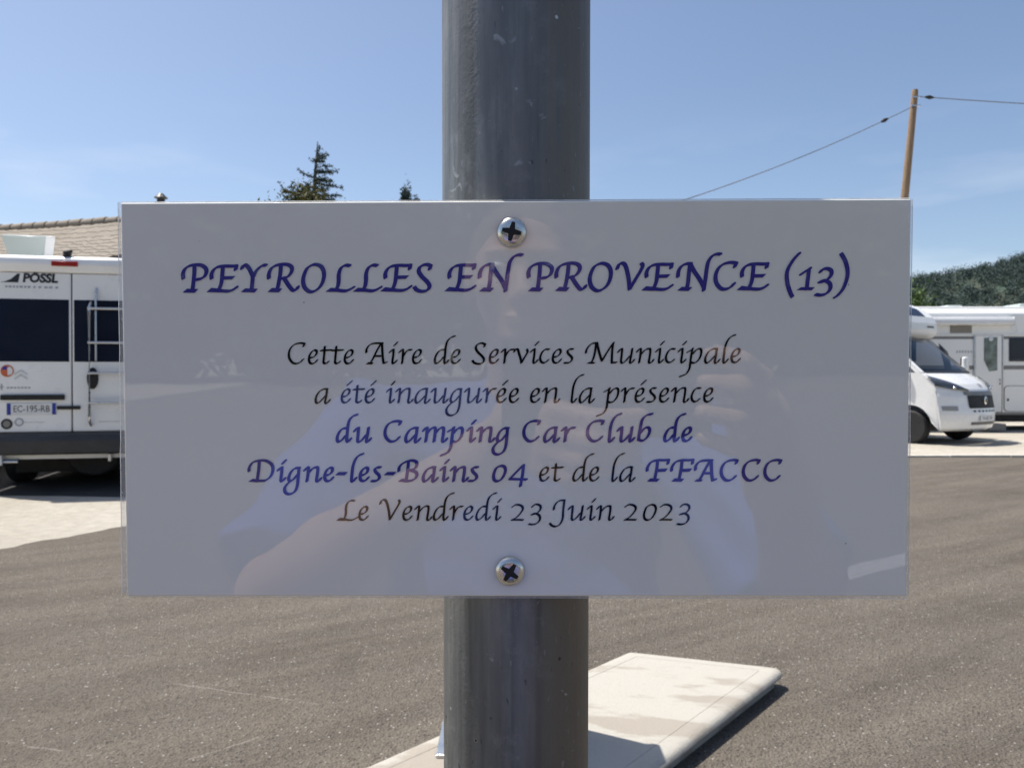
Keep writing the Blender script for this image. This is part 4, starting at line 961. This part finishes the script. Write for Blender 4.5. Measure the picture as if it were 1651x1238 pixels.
# ---------------------------------------------------------------- the photographer (seen as a reflection in the film) and the phone
def surface_nets(F, o, h):
    """smooth surface of the zero level of a grid field F (negative inside)"""
    ins = F < 0; s = [ins[i:ins.shape[0] - 1 + i, j:ins.shape[1] - 1 + j, k:ins.shape[2] - 1 + k] for i in (0, 1) for j in (0, 1) for k in (0, 1)]
    cnt = sum(q.astype(np.int8) for q in s); act = np.argwhere((cnt > 0) & (cnt < 8))
    idx = -np.ones(cnt.shape, np.int64); idx[tuple(act.T)] = np.arange(len(act))
    P = np.zeros((len(act), 3)); W = np.zeros(len(act)); cs = [np.array((i, j, k)) for i in (0, 1) for j in (0, 1) for k in (0, 1)]
    for a in range(8):
        for b in range(a + 1, 8):
            if np.abs(cs[a] - cs[b]).sum() != 1: continue
            fa = F[tuple((act + cs[a]).T)]; fb = F[tuple((act + cs[b]).T)]; m = (fa < 0) != (fb < 0)
            u = np.where(m, fa / np.where(fa == fb, 1, fa - fb), 0); P += np.where(m[:, None], cs[a] + (cs[b] - cs[a]) * u[:, None], 0); W += m
    V = (act + P / W[:, None]) * h + o; Q = []
    for ax_ in range(3):
        e = [0, 0, 0]; e[ax_] = 1
        sl0 = tuple(slice(1, ins.shape[q] - 1) if q != ax_ else slice(0, ins.shape[q] - 1) for q in range(3)); sl1 = tuple(slice(1, ins.shape[q] - 1) if q != ax_ else slice(1, ins.shape[q]) for q in range(3))
        c = np.argwhere(ins[sl0] != ins[sl1]) + np.array([0 if q == ax_ else 1 for q in range(3)])
        fl = ins[tuple(c.T)]; u, w = [q for q in range(3) if q != ax_]
        if ax_ == 1: u, w = w, u
        du = np.zeros(3, int); du[u] = 1; dw = np.zeros(3, int); dw[w] = 1
        q = np.stack([idx[tuple((c - d).T)] for d in (du + dw, dw, np.zeros(3, int), du)], 1); q[~fl] = q[~fl][:, ::-1]; Q.append(q)
    Q = np.concatenate(Q); return V, Q[(Q >= 0).all(1)]
class Field:
    def __init__(s, lo, hi, h):
        s.lo = np.array(lo, float); s.h = h; n = np.ceil((np.array(hi) - s.lo) / h).astype(int) + 1; s.F = np.full(n, .08, np.float32)
    def _box(s, lo, hi):
        a = np.clip(((np.array(lo) - s.lo) / s.h).astype(int), 0, np.array(s.F.shape)); b = np.clip(((np.array(hi) - s.lo) / s.h).astype(int) + 2, 0, np.array(s.F.shape))
        sl = tuple(slice(i, j) for i, j in zip(a, b)); g = np.meshgrid(*[s.lo[i] + s.h * np.arange(a[i], b[i]) for i in range(3)], indexing='ij'); return sl, g
    def blend(s, sl, d, k):
        f = s.F[sl]
        if k <= 0: s.F[sl] = np.minimum(f, d); return
        hh = np.clip(.5 + .5 * (f - d) / k, 0, 1); s.F[sl] = f * (1 - hh) + d * hh - k * hh * (1 - hh)
    def cone(s, a, b, ra, rb, k=.02, flat=None):
        a, b = np.array(a, float), np.array(b, float); m = max(ra, rb) + .06 + k; sl, g = s._box(np.minimum(a, b) - m, np.maximum(a, b) + m)
        ba = b - a; u = sum((g[i] - a[i]) * ba[i] for i in range(3)) / (ba @ ba + 1e-12); u = np.clip(u, 0, 1)
        s.blend(sl, np.sqrt(sum((g[i] - a[i] - ba[i] * u) ** 2 for i in range(3))) - (ra + (rb - ra) * u), k); return s
    def ell(s, c, r, k=.02, rz=0., rx=0., sub=False):
        c = np.array(c, float); r = np.array(r, float); m = r.max() + .06 + k; sl, g = s._box(c - m, c + m); p = [g[i] - c[i] for i in range(3)]
        if rz: p = [p[0] * math.cos(rz) + p[1] * math.sin(rz), -p[0] * math.sin(rz) + p[1] * math.cos(rz), p[2]]
        if rx: p = [p[0], p[1] * math.cos(rx) + p[2] * math.sin(rx), -p[1] * math.sin(rx) + p[2] * math.cos(rx)]
        q = np.sqrt(sum((p[i] / r[i]) ** 2 for i in range(3))); q2 = np.sqrt(sum((p[i] / r[i] ** 2) ** 2 for i in range(3))) + 1e-9; d = q * (q - 1) / q2
        if sub: f = s.F[sl]; hh = np.clip(.5 - .5 * (f + d) / k, 0, 1); s.F[sl] = f * (1 - hh) - d * hh + k * hh * (1 - hh)
        else: s.blend(sl, d, k)
        return s
    def cut(s, c, nrm):
        """keep only the side of the plane the normal points away from"""
        g = np.meshgrid(*[s.lo[i] + s.h * np.arange(s.F.shape[i]) for i in range(3)], indexing='ij'); n = np.array(nrm, float); n /= np.linalg.norm(n)
        s.F = np.maximum(s.F, sum((g[i] - c[i]) * n[i] for i in range(3)).astype(np.float32)); return s
    def mesh(s, name, mat, parent):
        V, Q = surface_nets(s.F, s.lo, s.h); return np_mesh(name, V, Q, mat, parent, smooth=True)

person = thing('person', 'person in a blue shirt reflected in the plaque, holding a phone up in both hands', 'person', (0, -.56, 0))
OY = .56                                                       # figure is written in world metres, the base lies at y = -.56
def L_(p): return (p[0], p[1] + OY, p[2])
t = NT('skin'); f = t.noise(14, 4); t.set(color=t.mix(t.ramp(f, .35, .65), (.52, .31, .235), (.62, .40, .31)), rough=.5); M['skin'] = t.m
t = NT('blue_shirt_cloth'); f = t.noise(9, 5); t.set(color=t.mix(t.ramp(f, .35, .65), (.075, .125, .46), (.12, .18, .56)), rough=.85); t.bump(t.noise(16, 4), .6, .02); M['shirt'] = t.m
M['trousers'] = plain('dark_trousers', (.06, .06, .075), .85, bump=.2); M['hair'] = plain('brown_hair', (.17, .125, .09), .7, var=.3, scale=40)
SHL, SHR = (-.235, -.60, 1.18), (.235, -.60, 1.18); ELL, ELR = (-.31, -.345, 1.01), (.345, -.33, 1.0); WRL, WRR = (-.03, -.10, 1.212), (.225, -.085, 1.19)
b = Field(L_((-.40, -.82, .70)), L_((.40, .05, 1.53)), .0042)
C_ = lambda a, c, ra, rb, k=.02: b.cone(L_(a), L_(c), ra, rb, k)
E_ = lambda c, r, k=.02, **kw: b.ell(L_(c), r, k, **kw)
E_((0, -.60, 1.08), (.165, .105, .17), .04); E_((0, -.60, .84), (.15, .10, .2), .05); C_((-.15, -.60, 1.18), (.15, -.60, 1.18), .055, .055, .05)       # trunk under the shirt
C_((0, -.585, 1.20), (0, -.535, 1.32), .058, .052, .03)                                                              # neck
for sh, el, wr in ((SHL, ELL, WRL), (SHR, ELR, WRR)):
    C_(sh, el, .052, .041, .03); C_(el, tuple((np.array(el) * .65 + np.array(wr) * .35)), .041, .043, .015); C_(tuple((np.array(el) * .65 + np.array(wr) * .35)), wr, .043, .026, .015)
# head, tipped a little towards the phone
E_((0, -.515, 1.428), (.074, .094, .082), .02); E_((0, -.480, 1.372), (.058, .068, .078), .03); E_((0, -.433, 1.325), (.024, .020, .017), .018)        # skull, jaw, chin
E_((0, -.425, 1.432), (.050, .014, .010), .016)                                                                       # brow
for s in (-1, 1):
    E_((s * .031, -.413, 1.411), (.016, .014, .011), .01, sub=True); E_((s * .044, -.437, 1.385), (.018, .016, .014), .02)
    E_((s * .077, -.510, 1.398), (.009, .019, .032), .006); E_((s * .083, -.508, 1.400), (.005, .010, .018), .004, sub=True)
C_((0, -.424, 1.415), (0, -.402, 1.377), .008, .013, .01); E_((-.010, -.408, 1.373), (.007, .009, .007), .006); E_((.010, -.408, 1.373), (.007, .009, .007), .006)
E_((0, -.413, 1.350), (.023, .008, .0055), .005); E_((0, -.415, 1.341), (.021, .008, .006), .004)
# hands: palm, four bent fingers and a thumb each, closed on the phone
def hand(wr, palm, side, tips, thumb):
    C_(wr, palm, .027, .024, .02); E_(palm, (.024, .030, .036), .014)
    for (kn, mid, tip), r in zip(tips, (.0085, .009, .0085, .0072)):
        C_(palm, kn, .014, r + .0012, .010); C_(kn, mid, r + .0008, r, .003); C_(mid, tip, r, r - .0016, .003)
    C_(palm, thumb[0], .017, .012, .01); C_(thumb[0], thumb[1], .0115, .0105, .004); C_(thumb[1], thumb[2], .0105, .0085, .004)
hand(WRL, (0.005, -.045, 1.252), -1,
     [((0.028, -.004, 1.262), (0.060, .011, 1.257), (0.092, .010, 1.259)), ((0.024, -.006, 1.246), (0.054, .012, 1.241), (0.090, .011, 1.246)), ((0.020, -.010, 1.231), (0.048, .008, 1.225), (0.082, .008, 1.231)), ((0.014, -.016, 1.217), (0.038, .0, 1.211), (0.066, .002, 1.216))],
     ((0.020, -.045, 1.275), (0.038, -.034, 1.288), (0.060, -.024, 1.290)))
hand(WRR, (.198, -.050, 1.245), 1,
     [((.186, -.006, 1.286), (.166, .011, 1.300), (.142, .009, 1.306)), ((.188, -.004, 1.268), (.164, .013, 1.280), (.138, .011, 1.284)), ((.186, -.006, 1.250), (.162, .012, 1.258), (.136, .010, 1.262)), ((.182, -.014, 1.232), (.160, .006, 1.236), (.138, .006, 1.243))],
     ((.190, -.052, 1.275), (.172, -.036, 1.300), (.150, -.024, 1.306)))
b.mesh('body', M['skin'], person)
# eyes
for s in (-1, 1):
    ey = MB().ell(L_((s * .031, -.4265, 1.411)), (.0118, .0118, .0118), 16, 12).build('eye', plain('eye_white', (.75, .74, .72), .2, var=.03), person, smooth=60)
    MB().lathe([(.0055, .0005), (.004, .0012), (0, .0014)], c=L_((s * .031, -.4155, 1.409)), axis=1, n=16).build('iris', M['interior'], ey)
hr = Field(L_((-.12, -.66, 1.33)), L_((.12, -.40, 1.54)), .0042)
hr.ell(L_((0, -.522, 1.432)), (.0785, .097, .084), .01); hr.ell(L_((0, -.545, 1.395)), (.0755, .075, .07), .02); hr.ell(L_((0, -.40, 1.375)), (.12, .062, .088), .012, sub=True)
for s in (-1, 1): hr.ell(L_((s * .08, -.49, 1.375)), (.03, .04, .05), .01, sub=True)
hr.mesh('hair', M['hair'], person)
st_ = Field(L_((-.40, -.80, .66)), L_((.40, -.28, 1.30)), .0065)
st_.ell(L_((0, -.60, 1.06)), (.215, .13, .20), .04); st_.ell(L_((0, -.59, .86)), (.215, .15, .22), .06); st_.cone(L_((-.16, -.60, 1.185)), L_((.16, -.60, 1.185)), .068, .068, .05); st_.cone(L_((0, -.585, 1.2)), L_((0, -.57, 1.25)), .075, .066, .03)
for sh, el in ((SHL, ELL), (SHR, ELR)):
    e2 = np.array(sh) + (np.array(el) - np.array(sh)) * .86; st_.cone(L_(sh), L_(e2), .080, .088, .03)
g_ = np.meshgrid(*[st_.lo[i] + st_.h * np.arange(st_.F.shape[i]) for i in range(3)], indexing='ij')
st_.F = (st_.F + .006 * np.sin(g_[2] * 46 + g_[0] * 30 + 1.5 * np.sin(g_[0] * 19)) * np.sin(g_[0] * 27 + g_[2] * 9 + 1.3) + .004 * np.sin(g_[2] * 70 + g_[0] * 55 + 2 * np.sin(g_[0] * 25))).astype(np.float32)
for sh, el in ((SHL, ELL), (SHR, ELR)):                         # open sleeve ends
    e2 = np.array(sh) + (np.array(el) - np.array(sh)) * .92; dn = np.array(el) - np.array(sh); dn /= np.linalg.norm(dn)
    d_ = sum((g_[i] - L_(e2)[i]) * dn[i] for i in range(3)); far = np.sqrt(sum((g_[i] - L_(el)[i]) ** 2 for i in range(3))) < .15
    st_.F = np.where(far, np.maximum(st_.F, d_), st_.F).astype(np.float32)
st_.cut(L_((0, 0, .70)), (0, 0, -1)); st_.cut(L_((0, -.57, 1.262)), (0, .35, 1)); st_.mesh('shirt', M['shirt'], person)
tr = Field(L_((-.28, -.80, .03)), L_((.28, -.38, .90)), .009)
tr.ell(L_((0, -.595, .78)), (.165, .12, .13), .04)
for s in (-1, 1):
    tr.cone(L_((s * .088, -.59, .74)), L_((s * .115, -.555, .42)), .095, .066, .04); tr.cone(L_((s * .115, -.555, .42)), L_((s * .12, -.60, .07)), .066, .055, .02)
tr.cut(L_((0, 0, .055)), (0, 0, -1)); tr.cut(L_((0, 0, .86)), (0, 0, 1)); tr.mesh('trousers', M['trousers'], person)
for s in (-1, 1):
    fh = Field(L_((s * .125 - .08, -.70, -.005)), L_((s * .125 + .08, -.38, .12)), .006)
    fh.cone(L_((s * .12, -.62, .042)), L_((s * .135, -.46, .034)), .042, .034, .02); fh.ell(L_((s * .12, -.605, .07)), (.042, .05, .045), .02); fh.cut(L_((0, 0, .005)), (0, 0, -1)); fh.mesh('shoe', M['dark_plastic'], person)

ph = thing('smartphone', 'dark smartphone held sideways by the person reflected in the plaque', 'phone', (.0, 0, 1.3))
MB().box(-.014, .148, -.0125, -.0045, -.058, .018).build('case', M['black_plastic'], ph, bevel=.003, seg=3)
MB().lathe([(.006, -.0046), (.006, -.0036), (.0045, -.0034), (0, -.0038)], axis=1, n=24).build('camera_lens', M['dark_glass'], ph)
MB().lathe([(.005, -.0046), (.005, -.0036), (0, -.0036)], c=(0, 0, -.017), axis=1, n=24).build('camera_lens', M['dark_glass'], ph)
MB().box(-.008, .142, -.0131, -.0124, -.053, .013).build('screen', M['dark_glass'], ph)
